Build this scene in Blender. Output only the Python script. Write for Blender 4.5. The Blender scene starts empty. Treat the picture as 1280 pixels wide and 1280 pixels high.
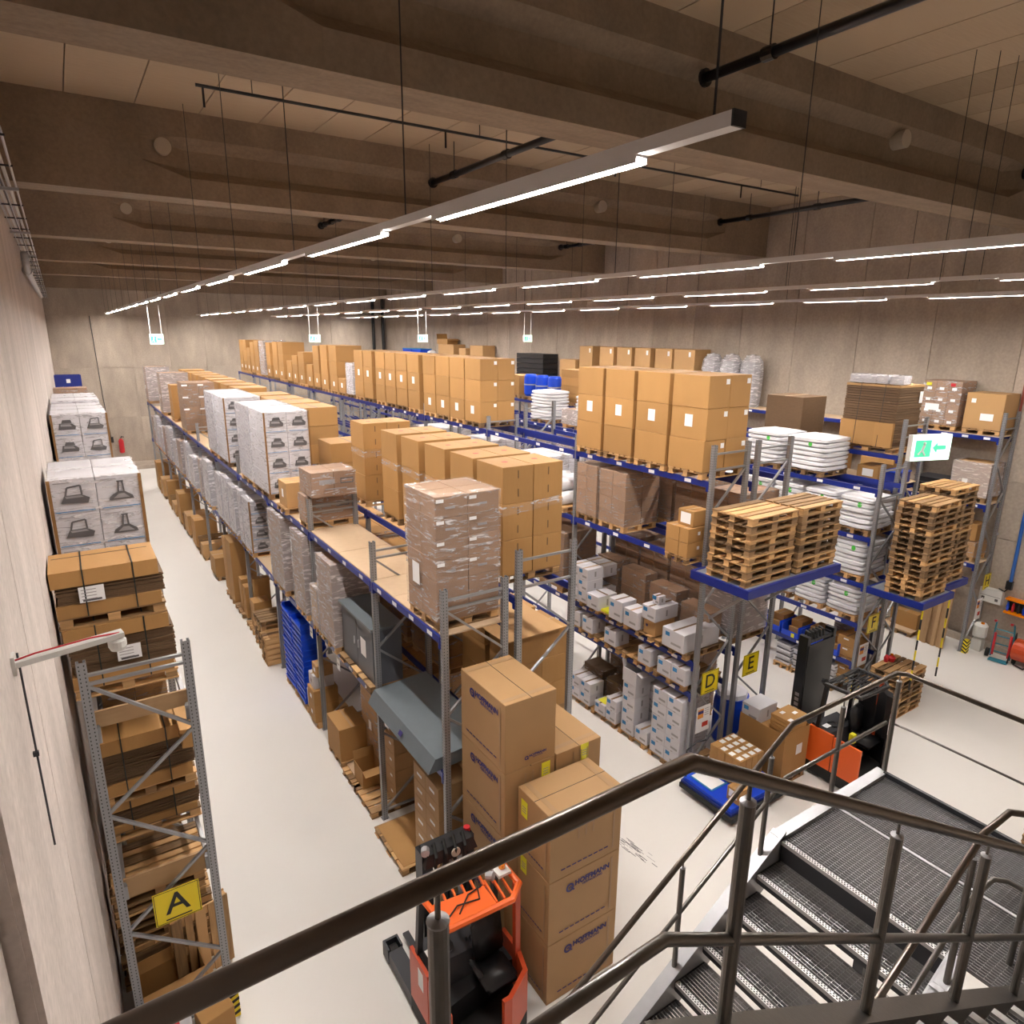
import bpy, bmesh, math, random
from mathutils import Vector, Matrix
S = bpy.context.scene
C = S.collection
R = random.Random(7)
PI = math.pi

# ------------------------------------------------------------------ camera, world, exposure
cd = bpy.data.cameras.new('camera'); cam = bpy.data.objects.new('camera', cd); C.objects.link(cam)
right = Vector((0.83783284, -0.54587335, 0.00764316))
down = Vector((-0.13469584, -0.22026468, -0.96609549))
fwd = Vector((0.5290493, 0.80839703, -0.25807186))
m = Matrix((right, -down, -fwd)).transposed().to_4x4()
m.translation = Vector((0, 0, 9.4))
cam.matrix_world = m
cd.sensor_fit = 'HORIZONTAL'; cd.sensor_width = 36; cd.lens = 844.1267 / 1280 * 36
cd.clip_start = 0.05; cd.clip_end = 200
S.camera = cam
W = bpy.data.worlds.new('world'); S.world = W; W.use_nodes = True
W.node_tree.nodes['Background'].inputs[0].default_value = (0.75, 0.72, 0.7, 1)
W.node_tree.nodes['Background'].inputs[1].default_value = 0.02
S.view_settings.view_transform = 'Standard'; S.view_settings.look = 'None'
S.view_settings.gamma = 1; S.view_settings.use_curve_mapping = False
S.view_settings.exposure = 0.0
TUBE_STRENGTH = 350.0

# ------------------------------------------------------------------ materials
M = {}
def nodes(name):
    mt = bpy.data.materials.new(name); mt.use_nodes = True
    nt = mt.node_tree; b = nt.nodes['Principled BSDF']
    return mt, nt, b
def mat(name, col, rough=0.6, metal=0.0, var=0.0, noise=0.0, nscale=6.0, bump=0.0, bscale=40.0, stretch=(1, 1, 1), emit=None, spec=0.5):
    mt, nt, b = nodes(name); N = nt.nodes.new; Lk = nt.links.new
    b.inputs['Base Color'].default_value = (*col, 1); b.inputs['Roughness'].default_value = rough
    b.inputs['Metallic'].default_value = metal; b.inputs['Specular IOR Level'].default_value = spec
    out = None
    if noise or bump or var:
        tc = N('ShaderNodeTexCoord'); mp = N('ShaderNodeMapping'); mp.inputs['Scale'].default_value = stretch
        Lk(tc.outputs['Object'], mp.inputs[0])
        oi = N('ShaderNodeObjectInfo')
        if noise or var:
            nz = N('ShaderNodeTexNoise'); nz.inputs['Scale'].default_value = nscale; nz.inputs['Detail'].default_value = 5
            nz.noise_dimensions = '4D'; Lk(mp.outputs[0], nz.inputs['Vector'])
            ma = N('ShaderNodeMath'); ma.operation = 'MULTIPLY'; ma.inputs[1].default_value = 30; Lk(oi.outputs['Random'], ma.inputs[0]); Lk(ma.outputs[0], nz.inputs['W'])
            m1 = N('ShaderNodeMath'); m1.operation = 'MULTIPLY_ADD'; m1.inputs[1].default_value = 2 * noise; m1.inputs[2].default_value = 1 - noise
            Lk(nz.outputs[0], m1.inputs[0])
            m2 = N('ShaderNodeMath'); m2.operation = 'MULTIPLY_ADD'; m2.inputs[1].default_value = 2 * var; m2.inputs[2].default_value = 1 - var
            Lk(oi.outputs['Random'], m2.inputs[0])
            m3 = N('ShaderNodeMath'); m3.operation = 'MULTIPLY'; Lk(m1.outputs[0], m3.inputs[0]); Lk(m2.outputs[0], m3.inputs[1])
            vm = N('ShaderNodeVectorMath'); vm.operation = 'SCALE'; vm.inputs[0].default_value = col; Lk(m3.outputs[0], vm.inputs['Scale'])
            Lk(vm.outputs[0], b.inputs['Base Color'])
        if bump:
            nb = N('ShaderNodeTexNoise'); nb.inputs['Scale'].default_value = bscale; nb.inputs['Detail'].default_value = 4
            Lk(mp.outputs[0], nb.inputs['Vector'])
            bp = N('ShaderNodeBump'); bp.inputs['Strength'].default_value = bump; bp.inputs['Distance'].default_value = 0.02
            Lk(nb.outputs[0], bp.inputs['Height']); Lk(bp.outputs[0], b.inputs['Normal'])
    if emit:
        b.inputs['Emission Color'].default_value = (*emit[0], 1); b.inputs['Emission Strength'].default_value = emit[1]
    M[name] = mt
    return mt
mat('floor', (0.74, 0.72, 0.695), 0.40, noise=0.06, nscale=0.35, bump=0.02, bscale=3)
def concrete(name, col, streak=(1, 1, 0.12)):
    mt, nt, b = nodes(name); N = nt.nodes.new; Lk = nt.links.new
    tc = N('ShaderNodeTexCoord'); mp = N('ShaderNodeMapping'); mp.inputs['Scale'].default_value = streak
    oi = N('ShaderNodeObjectInfo')
    Lk(tc.outputs['Object'], mp.inputs[0])
    n1 = N('ShaderNodeTexNoise'); n1.noise_dimensions = '4D'; n1.inputs['Scale'].default_value = 2.2; n1.inputs['Detail'].default_value = 7; n1.inputs['Roughness'].default_value = 0.6
    Lk(mp.outputs[0], n1.inputs['Vector'])
    mw = N('ShaderNodeMath'); mw.operation = 'MULTIPLY'; mw.inputs[1].default_value = 40; Lk(oi.outputs['Random'], mw.inputs[0]); Lk(mw.outputs[0], n1.inputs['W'])
    n2 = N('ShaderNodeTexNoise'); n2.inputs['Scale'].default_value = 14; n2.inputs['Detail'].default_value = 6
    Lk(tc.outputs['Object'], n2.inputs['Vector'])
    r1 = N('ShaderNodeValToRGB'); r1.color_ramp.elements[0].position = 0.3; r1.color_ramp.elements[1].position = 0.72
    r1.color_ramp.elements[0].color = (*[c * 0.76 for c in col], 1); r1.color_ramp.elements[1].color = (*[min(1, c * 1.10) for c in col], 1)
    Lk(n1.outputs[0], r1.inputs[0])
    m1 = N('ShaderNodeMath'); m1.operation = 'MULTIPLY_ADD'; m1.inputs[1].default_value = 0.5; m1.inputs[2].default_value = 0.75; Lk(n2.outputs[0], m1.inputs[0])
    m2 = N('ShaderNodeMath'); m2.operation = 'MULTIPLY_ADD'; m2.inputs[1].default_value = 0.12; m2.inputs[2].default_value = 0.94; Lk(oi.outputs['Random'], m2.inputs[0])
    m3 = N('ShaderNodeMath'); m3.operation = 'MULTIPLY'; Lk(m1.outputs[0], m3.inputs[0]); Lk(m2.outputs[0], m3.inputs[1])
    vm = N('ShaderNodeVectorMath'); vm.operation = 'SCALE'; Lk(r1.outputs[0], vm.inputs[0]); Lk(m3.outputs[0], vm.inputs['Scale'])
    Lk(vm.outputs[0], b.inputs['Base Color']); b.inputs['Roughness'].default_value = 0.85
    bp = N('ShaderNodeBump'); bp.inputs['Strength'].default_value = 0.15; bp.inputs['Distance'].default_value = 0.02
    Lk(n2.outputs[0], bp.inputs['Height']); Lk(bp.outputs[0], b.inputs['Normal'])
    M[name] = mt
concrete('concrete_wall', (0.45, 0.38, 0.315), (0.6, 0.6, 0.22))
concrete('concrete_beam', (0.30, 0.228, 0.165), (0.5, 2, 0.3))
concrete('concrete_left', (0.60, 0.535, 0.50), (1, .8, 0.22))
def wood(name, c1, c2):
    mt, nt, b = nodes(name); N = nt.nodes.new; Lk = nt.links.new
    tc = N('ShaderNodeTexCoord'); mp = N('ShaderNodeMapping'); mp.inputs['Scale'].default_value = (1.2, 14, 14)
    oi = N('ShaderNodeObjectInfo'); Lk(tc.outputs['Object'], mp.inputs[0])
    n1 = N('ShaderNodeTexNoise'); n1.noise_dimensions = '4D'; n1.inputs['Scale'].default_value = 2.5; n1.inputs['Detail'].default_value = 5
    Lk(mp.outputs[0], n1.inputs['Vector'])
    mw = N('ShaderNodeMath'); mw.operation = 'MULTIPLY'; mw.inputs[1].default_value = 50; Lk(oi.outputs['Random'], mw.inputs[0]); Lk(mw.outputs[0], n1.inputs['W'])
    ad = N('ShaderNodeMath'); ad.operation = 'MULTIPLY_ADD'; ad.inputs[1].default_value = 0.75; Lk(oi.outputs['Random'], ad.inputs[0]); 
    ml = N('ShaderNodeMath'); ml.operation = 'MULTIPLY'; ml.inputs[1].default_value = 0.5; Lk(n1.outputs[0], ml.inputs[0]); Lk(ml.outputs[0], ad.inputs[2])
    r1 = N('ShaderNodeValToRGB'); r1.color_ramp.elements[0].color = (*c1, 1); r1.color_ramp.elements[1].color = (*c2, 1)
    r1.color_ramp.elements[0].position = 0.15; r1.color_ramp.elements[1].position = 0.9
    Lk(ad.outputs[0], r1.inputs[0]); Lk(r1.outputs[0], b.inputs['Base Color']); b.inputs['Roughness'].default_value = 0.7
    M[name] = mt
wood('ceiling_wood', (0.33, 0.25, 0.165), (0.50, 0.39, 0.27))
wood('pallet_wood', (0.09, 0.05, 0.024), (0.64, 0.385, 0.17))
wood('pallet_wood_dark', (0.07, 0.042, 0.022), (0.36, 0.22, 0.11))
wood('plank_wood', (0.30, 0.18, 0.09), (0.45, 0.29, 0.15))
mat('chipboard', (0.56, 0.41, 0.27), 0.75, noise=0.08, nscale=8)
mat('cardboard', (0.40, 0.215, 0.072), 0.72, var=0.10, noise=0.07, nscale=3, bump=0.15, bscale=12, stretch=(1, 1, 0.3))
mat('cardboard_light', (0.46, 0.27, 0.115), 0.72, var=0.08, noise=0.07, nscale=3, bump=0.1, bscale=12)
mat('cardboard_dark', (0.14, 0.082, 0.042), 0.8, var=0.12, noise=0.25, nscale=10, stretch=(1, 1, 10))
mat('cardboard_print', (0.40, 0.24, 0.11), 0.65, var=0.06, noise=0.06, nscale=3)
mat('cardboard_pink', (0.30, 0.18, 0.11), 0.7, var=0.1, noise=0.06, nscale=3)
mat('white_card', (0.60, 0.59, 0.63), 0.6, var=0.05, noise=0.04)
mat('tape', (0.36, 0.22, 0.11), 0.3)
mat('tape_dark', (0.16, 0.09, 0.04), 0.5)
mat('paper', (0.85, 0.85, 0.86), 0.6)
mat('print_grey', (0.10, 0.095, 0.10), 0.6)
mat('print_mid', (0.30, 0.29, 0.30), 0.6)
mat('print_blue', (0.035, 0.03, 0.16), 0.6)
mat('print_sky', (0.03, 0.20, 0.45), 0.6)
mat('print_red', (0.55, 0.05, 0.03), 0.6)
mat('print_orange', (0.75, 0.30, 0.05), 0.6)
mat('sticker_yellow', (0.78, 0.75, 0.03), 0.5)
mat('sign_yellow', (0.85, 0.68, 0.01), 0.35)
mat('sign_black', (0.01, 0.01, 0.01), 0.5)
mat('green_dot', (0.06, 0.45, 0.05), 0.5)
mat('sack_white', (0.74, 0.74, 0.78), 0.45, var=0.04, bump=0.5, bscale=7, stretch=(1, 1, 3))
mat('rack_blue', (0.008, 0.022, 0.21), 0.35)
mat('plastic_blue', (0.005, 0.06, 0.62), 0.35)
mat('bin_blue', (0.006, 0.065, 0.62), 0.35)
mat('platform_grey', (0.32, 0.34, 0.37), 0.45, metal=0.4)
mat('brace_steel', (0.36, 0.37, 0.39), 0.38, metal=0.7)
mat('rail_steel', (0.22, 0.21, 0.20), 0.3, metal=0.8, noise=0.15, nscale=30, bump=0.05, bscale=90)
mat('rail_handrail', (0.17, 0.145, 0.125), 0.28, metal=0.85, noise=0.1, nscale=20)
mat('galv_light', (0.47, 0.48, 0.51), 0.4, metal=0.5, noise=0.12, nscale=12)
mat('grate_steel', (0.30, 0.30, 0.31), 0.35, metal=0.7)
mat('nosing', (0.62, 0.62, 0.62), 0.4, metal=0.5)
mat('dark_steel', (0.045, 0.047, 0.055), 0.45, metal=0.3)
mat('cabinet_grey', (0.095, 0.105, 0.125), 0.45)
mat('bench_grey', (0.13, 0.155, 0.175), 0.4, noise=0.1)
mat('black_plastic', (0.012, 0.012, 0.014), 0.38)
mat('black_rubber', (0.01, 0.01, 0.01), 0.7)
mat('black_pipe', (0.008, 0.009, 0.012), 0.35)
mat('truck_orange', (0.80, 0.13, 0.02), 0.35)
mat('truck_red', (0.55, 0.07, 0.02), 0.35)
mat('lamp_orange', (0.9, 0.25, 0.0), 0.2)
mat('cable_white', (0.7, 0.7, 0.7), 0.4)
mat('pipe_red', (0.24, 0.05, 0.03), 0.5)
mat('pipe_blue', (0.02, 0.12, 0.45), 0.4)
mat('red', (0.55, 0.02, 0.03), 0.4)
mat('teal', (0.02, 0.20, 0.28), 0.4)
mat('white_plastic', (0.72, 0.72, 0.70), 0.4)
mat('track_grey', (0.72, 0.70, 0.70), 0.5)
mat('strap_black', (0.012, 0.018, 0.016), 0.4)
mat('edge_brown', (0.24, 0.12, 0.035), 0.6)
mat('disc_tan', (0.50, 0.44, 0.36), 0.8)
mat('stain', (0.19, 0.18, 0.19), 0.6)
mat('tube', (1, 1, 1), emit=((1.0, 0.93, 0.86), TUBE_STRENGTH))
mat('exit_face', (0.6, 0.9, 0.75), emit=((0.80, 1.0, 0.90), 1.3))
mat('exit_green', (0.02, 0.5, 0.2), emit=((0.15, 0.85, 0.5), 0.8))
# perforated upright: rows of dark holes across the galvanised post face
def perforated():
    mt, nt, b = nodes('upright_steel'); N = nt.nodes.new; Lk = nt.links.new
    tc = N('ShaderNodeTexCoord'); sp = N('ShaderNodeSeparateXYZ'); Lk(tc.outputs['Object'], sp.inputs[0])
    def mth(op, a, v=None, c=None):
        n = N('ShaderNodeMath'); n.operation = op
        if hasattr(a, 'node'): Lk(a, n.inputs[0])
        else: n.inputs[0].default_value = a
        if v is not None:
            if hasattr(v, 'node'): Lk(v, n.inputs[1])
            else: n.inputs[1].default_value = v
        return n.outputs[0]
    z = mth('FRACT', mth('MULTIPLY', sp.outputs[2], 1 / 0.05)); zz = mth('LESS_THAN', z, 0.38)
    xa = mth('ABSOLUTE', mth('SUBTRACT', mth('ABSOLUTE', sp.outputs[0]), 0.026)); xx = mth('LESS_THAN', xa, 0.006)
    ya = mth('ABSOLUTE', mth('SUBTRACT', mth('ABSOLUTE', sp.outputs[1]), 0.02)); yy = mth('LESS_THAN', ya, 0.006)
    mx = mth('MULTIPLY', mth('MAXIMUM', xx, yy), zz)
    nz = N('ShaderNodeTexNoise'); nz.inputs['Scale'].default_value = 20; Lk(tc.outputs['Object'], nz.inputs['Vector'])
    mm = N('ShaderNodeMix'); mm.data_type = 'RGBA'; mm.inputs['A'].default_value = (0.33, 0.34, 0.36, 1); mm.inputs['B'].default_value = (0.05, 0.05, 0.05, 1)
    Lk(mx, mm.inputs['Factor']); Lk(mm.outputs['Result'], b.inputs['Base Color'])
    b.inputs['Metallic'].default_value = 0.55; b.inputs['Roughness'].default_value = 0.42
    M['upright_steel'] = mt
perforated()
# stretch film: mostly clear with milky glossy streaks
def film(name, dens, tint=(0.8, 0.78, 0.8)):
    mt = bpy.data.materials.new(name); mt.use_nodes = True; nt = mt.node_tree; N = nt.nodes.new; Lk = nt.links.new
    for n in list(nt.nodes): nt.nodes.remove(n)
    o = N('ShaderNodeOutputMaterial'); tr = N('ShaderNodeBsdfTransparent')
    pb = N('ShaderNodeBsdfPrincipled'); pb.inputs['Base Color'].default_value = (*tint, 1); pb.inputs['Roughness'].default_value = 0.12
    tc = N('ShaderNodeTexCoord'); mp = N('ShaderNodeMapping'); mp.inputs['Scale'].default_value = (1.3, 1.3, 7); mp.inputs['Rotation'].default_value = (0.12, 0.15, 0)
    Lk(tc.outputs['Object'], mp.inputs[0])
    nz = N('ShaderNodeTexNoise'); nz.inputs['Scale'].default_value = 2.2; nz.inputs['Detail'].default_value = 7; nz.inputs['Roughness'].default_value = 0.65; nz.inputs['Distortion'].default_value = 1.0
    Lk(mp.outputs[0], nz.inputs['Vector'])
    rp = N('ShaderNodeValToRGB'); rp.color_ramp.elements[0].position = 0.52; rp.color_ramp.elements[1].position = 0.68
    rp.color_ramp.elements[0].color = (dens, dens, dens, 1); rp.color_ramp.elements[1].color = (min(1, dens + 0.7),) * 3 + (1,)
    Lk(nz.outputs[0], rp.inputs[0])
    bp = N('ShaderNodeBump'); bp.inputs['Strength'].default_value = 0.5; bp.inputs['Distance'].default_value = 0.02; Lk(nz.outputs[0], bp.inputs['Height']); Lk(bp.outputs[0], pb.inputs['Normal'])
    mx = N('ShaderNodeMixShader'); Lk(rp.outputs[0], mx.inputs[0]); Lk(tr.outputs[0], mx.inputs[1]); Lk(pb.outputs[0], mx.inputs[2])
    Lk(mx.outputs[0], o.inputs[0]); M[name] = mt
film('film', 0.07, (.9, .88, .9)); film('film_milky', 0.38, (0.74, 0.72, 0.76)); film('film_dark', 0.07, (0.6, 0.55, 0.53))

# ------------------------------------------------------------------ mesh helpers
class MB:
    def __init__(s): s.v = []; s.f = []; s.m = []; s.mi = 0
    def box(s, x0, x1, y0, y1, z0, z1):
        s.hexa([(x0, y0, z0), (x1, y0, z0), (x1, y1, z0), (x0, y1, z0), (x0, y0, z1), (x1, y0, z1), (x1, y1, z1), (x0, y1, z1)]); return s
    def hexa(s, p):
        n = len(s.v); s.v += [tuple(q) for q in p]
        for f in ((0, 3, 2, 1), (4, 5, 6, 7), (0, 1, 5, 4), (1, 2, 6, 5), (2, 3, 7, 6), (3, 0, 4, 7)):
            s.f.append(tuple(n + i for i in f)); s.m.append(s.mi)
        return s
    def poly(s, pts):
        n = len(s.v); s.v += [tuple(q) for q in pts]; s.f.append(tuple(range(n, n + len(pts)))); s.m.append(s.mi); return s
    def prism(s, prof, axis, a, b):
        # prof: 2d points; axis 'x','y','z' extruded from a to b
        def P(u, v, t): return {'x': (t, u, v), 'y': (u, t, v), 'z': (u, v, t)}[axis]
        n = len(s.v); k = len(prof)
        s.v += [P(u, v, a) for u, v in prof] + [P(u, v, b) for u, v in prof]
        for i in range(k):
            j = (i + 1) % k; s.f.append((n + i, n + j, n + k + j, n + k + i)); s.m.append(s.mi)
        s.f.append(tuple(n + i for i in reversed(range(k)))); s.m.append(s.mi)
        s.f.append(tuple(n + k + i for i in range(k))); s.m.append(s.mi); return s
    def tube(s, pts, r, n=8, close=False):
        pts = [Vector(p) for p in pts]; rings = []
        K = len(pts); up = None
        for i, p in enumerate(pts):
            if close: a = (pts[i] - pts[i - 1]).normalized(); b = (pts[(i + 1) % K] - pts[i]).normalized()
            else:
                a = (pts[i] - pts[i - 1]).normalized() if i else (pts[1] - pts[0]).normalized()
                b = (pts[i + 1] - pts[i]).normalized() if i < K - 1 else a
            t = (a + b); t = t.normalized() if t.length > 1e-6 else a
            if up is None: up = Vector((0, 0, 1)) if abs(t.z) < 0.9 else Vector((1, 0, 0))
            u = t.cross(up).normalized(); w = u.cross(t).normalized(); up = w
            c = max(0.35, a.dot(t)); rr = r[i] if isinstance(r, (list, tuple)) else r
            base = len(s.v)
            side = (b - a); side = side - t * side.dot(t)
            for k in range(n):
                an = 2 * PI * k / n; d = u * math.cos(an) * rr + w * math.sin(an) * rr
                if side.length > 1e-4:
                    sd = side.normalized(); d += sd * d.dot(sd) * (1 / c - 1)
                s.v.append(tuple(p + d))
            rings.append(base)
        for i in range(K if close else K - 1):
            a, b = rings[i], rings[(i + 1) % K]
            for k in range(n):
                k2 = (k + 1) % n; s.f.append((a + k, a + k2, b + k2, b + k)); s.m.append(s.mi)
        if not close:
            s.f.append(tuple(rings[0] + k for k in reversed(range(n)))); s.m.append(s.mi)
            s.f.append(tuple(rings[-1] + k for k in range(n))); s.m.append(s.mi)
        return s
    def bar(s, p, q, w, h, up=(0, 0, 1)):
        p = Vector(p); q = Vector(q); t = (q - p).normalized(); u = t.cross(Vector(up))
        u = u.normalized() * w / 2; v = u.cross(t).normalized() * h / 2
        s.hexa([p - u - v, p + u - v, q + u - v, q - u - v, p - u + v, p + u + v, q + u + v, q - u + v]); return s
    def lathe(s, prof, cx, cy, n=16):
        base = len(s.v); k = len(prof)
        for r, z in prof:
            for i in range(n): s.v.append((cx + r * math.cos(2 * PI * i / n), cy + r * math.sin(2 * PI * i / n), z))
        for j in range(k - 1):
            for i in range(n):
                i2 = (i + 1) % n; s.f.append((base + j * n + i, base + j * n + i2, base + (j + 1) * n + i2, base + (j + 1) * n + i)); s.m.append(s.mi)
        s.f.append(tuple(base + i for i in reversed(range(n)))); s.m.append(s.mi)
        s.f.append(tuple(base + (k - 1) * n + i for i in range(n))); s.m.append(s.mi); return s
    def mesh(s, name, mats, smooth=False):
        me = bpy.data.meshes.new(name); me.from_pydata(s.v, [], s.f)
        if isinstance(mats, str): mats = [mats]
        for q in mats: me.materials.append(M[q])
        for i, p in enumerate(me.polygons):
            p.material_index = s.m[i] if len(mats) > 1 else 0
            p.use_smooth = smooth
        me.update(); return me
def link(name, me, parent=None, loc=(0, 0, 0), rz=0.0, kind=None, label=None, rot=None, world=False):
    o = bpy.data.objects.new(name, me); C.objects.link(o)
    o.location = loc; o.rotation_euler = rot if rot else (0, 0, rz)
    if parent is not None: o.parent = parent
    if kind: o['kind'] = kind
    if label: o['label'] = label
    return o
def part(name, mb, mats, parent, loc=(0, 0, 0), rz=0.0, kind=None, label=None, smooth=False, rot=None):
    return link(name, mb.mesh(name, mats, smooth), parent, loc, rz, kind, label, rot)
def thing(name, label, cat, loc=(0, 0, 0), rz=0.0, group=None, me=None):
    o = bpy.data.objects.new(name, me); C.objects.link(o); o.location = loc; o.rotation_euler = (0, 0, rz)
    o['label'] = label; o['category'] = cat
    if group: o['group'] = group
    return o
CACHE = {}
def cached(key, fn):
    if key not in CACHE: CACHE[key] = fn()
    return CACHE[key]
def bevbox(sx, sy, sz, matname, b=0.006, bulge=0.0):
    # box centred in x,y standing on z=0 with bevelled edges
    def mk():
        bm = bmesh.new(); bmesh.ops.create_cube(bm, size=1)
        bmesh.ops.scale(bm, vec=(sx, sy, sz), verts=bm.verts); bmesh.ops.translate(bm, vec=(0, 0, sz / 2), verts=bm.verts)
        bmesh.ops.bevel(bm, geom=bm.edges[:], offset=b, segments=1, affect='EDGES')
        me = bpy.data.meshes.new('box'); bm.to_mesh(me); bm.free(); me.materials.append(M[matname]); return me
    return cached(('bev', round(sx, 3), round(sy, 3), round(sz, 3), matname, b), mk)
def text_mesh(txt, size, matname, ext=0.001, bold=0.0):
    def mk():
        cu = bpy.data.curves.new('lettering', 'FONT'); cu.body = txt; cu.size = size; cu.align_x = 'CENTER'; cu.align_y = 'CENTER'
        cu.extrude = ext; cu.offset = bold; cu.resolution_u = 3
        ob = bpy.data.objects.new('tmp', cu); C.objects.link(ob)
        bpy.context.view_layer.update()
        me = bpy.data.meshes.new_from_object(ob.evaluated_get(bpy.context.evaluated_depsgraph_get()))
        bpy.data.objects.remove(ob); me.materials.clear(); me.materials.append(M[matname]); return me
    return cached(('txt', txt, size, matname, bold), mk)
FACE = {'-y': (PI / 2, 0, 0), '-x': (PI / 2, 0, -PI / 2), '+x': (PI / 2, 0, PI / 2), 'top': (0, 0, 0)}
def on_face(face, sx, sy, u, z, off=0.003):
    # point on a box face (box centred on x,y), u is the coordinate along the face as seen from outside
    return {'-y': (u, -sy / 2 - off, z), '-x': (-sx / 2 - off, -u, z), '+x': (sx / 2 + off, u, z)}[face]
def patch(name, parent, face, sx, sy, u, z, w, h, matname, t=0.002, off=0.0):
    me = cached(('patch', round(w, 3), round(h, 3), matname, t), lambda: MB().box(-w / 2, w / 2, -h / 2, h / 2, 0, t).mesh(name, matname))
    return link(name, me, parent, on_face(face, sx, sy, u, z, 0.0005 + off), rot=FACE[face])

ORD = ['first', 'second', 'third', 'fourth', 'fifth', 'sixth', 'seventh', 'eighth', 'ninth', 'tenth', 'eleventh', 'twelfth', 'thirteenth', 'fourteenth',
       'fifteenth', 'sixteenth', 'seventeenth', 'eighteenth', 'nineteenth', 'twentieth']
def tier(k, n):
    if n == 1: return 'single'
    if k == n - 1: return 'topmost'
    if k == 0: return 'lowest'
    if n == 3: return 'middle'
    return ORD[k] + '-from-bottom'

# ------------------------------------------------------------------ pallets
FR = []
def clear_y(x0, y0, z0, sx, sy):
    # keep a load inside its bay: trim it back from a rack frame that would cut through it
    for (fx0, fx1, fy, fh) in FR:
        if z0 < fh - .02 and x0 < fx1 + .05 and x0 + sx > fx0 - .05 and y0 - .07 < fy < y0 + sy + .07:
            a, b_ = fy - .08 - y0, y0 + sy - fy - .08
            if a >= b_: sy = a
            else: y0, sy = fy + .08, b_
    return y0, sy
def pal_pieces(w, d, h):
    # euro pallet: long side w along x, width d along y
    t = h * 0.15; bh = h * 0.54
    P = []
    for i in range(5):
        bw = d * (0.18 if i in (0, 2, 4) else 0.125); y = -d / 2 + d * [0.09, 0.295, 0.5, 0.705, 0.91][i]
        P.append(('deck_board', -w / 2, w / 2, y - bw / 2, y + bw / 2, h - t, h))
    for x in (-w / 2 + 0.07 * w, 0, w / 2 - 0.07 * w): P.append(('cross_board', x - 0.06 * w, x + 0.06 * w, -d / 2, d / 2, h - 2 * t, h - t - 0.001))
    for x in (-w / 2 + 0.07 * w, 0, w / 2 - 0.07 * w):
        for y in (-d * 0.43, 0, d * 0.43): P.append(('block', x - 0.058 * w, x + 0.058 * w, y - 0.06 * d, y + 0.06 * d, t, h - 2 * t - 0.001))
    for y in (-d * 0.43, 0, d * 0.43): P.append(('bottom_board', -w / 2, w / 2, y - 0.07 * d, y + 0.07 * d, 0, t - 0.001))
    return P
def pallet(x, y, z, label, w=1.2, d=0.8, h=0.144, detail=False, group=None, rz=0.0, rot=None, piece=pal_pieces, wmat='pallet_wood'):
    if not rot and not rz:
        q0, q1 = clear_y(x - w / 2, y - d / 2, z, w, d); y, d = q0 + q1 / 2, q1
    key = (round(w, 2), round(d, 2), round(h, 3))
    if not detail:
        me = cached(('pal', key), lambda: (lambda mb: ([mb.box(*p[1:]) for p in pal_pieces(w, d, h)], mb.mesh('pallet', 'pallet_wood'))[1])(MB()))
        o = thing('pallet', label, 'pallet', (x, y, z), rz, group, me)
    else:
        o = thing('pallet', label, 'pallet', (x, y, z), rz, group)
        for i, p in enumerate(pal_pieces(w, d, h)):
            me = cached(('pp', key, i, wmat), lambda: MB().box(*p[1:]).mesh(p[0], wmat))
            link(p[0], me, o)
    if rot: o.rotation_euler = rot
    return o

# ------------------------------------------------------------------ cartons
def carton(x, y, z, sx, sy, sz, label, group=None, matname='cardboard', lab=None, tape='x', rz=0.0, extra=None, cat='box', name='carton', tapemat='tape'):
    if not rz and sy > .3:
        q0, q1 = clear_y(x - sx / 2, y - sy / 2, z, sx, sy); y, sy = q0 + q1 / 2, q1
    o = thing(name, label, cat, (x, y, z), rz, group, bevbox(sx, sy, sz, matname))
    if tape == 'x':
        me = cached(('tx', round(sx, 3)), lambda: MB().box(-sx / 2, sx / 2, -0.028, 0.028, 0, 0.0025).mesh('tape', tapemat)); link('tape', me, o, (0, 0, sz))
    elif tape == 'y':
        me = cached(('ty', round(sy, 3)), lambda: MB().box(-0.028, 0.028, -sy / 2, sy / 2, 0, 0.0025).mesh('tape', tapemat)); link('tape', me, o, (0, 0, sz))
    if lab:
        for (face, u, zz, w, h, mn) in lab: patch('label', o, face, sx, sy, u, zz, w, h, mn)
    if extra: extra(o, sx, sy, sz)
    return o
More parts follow.
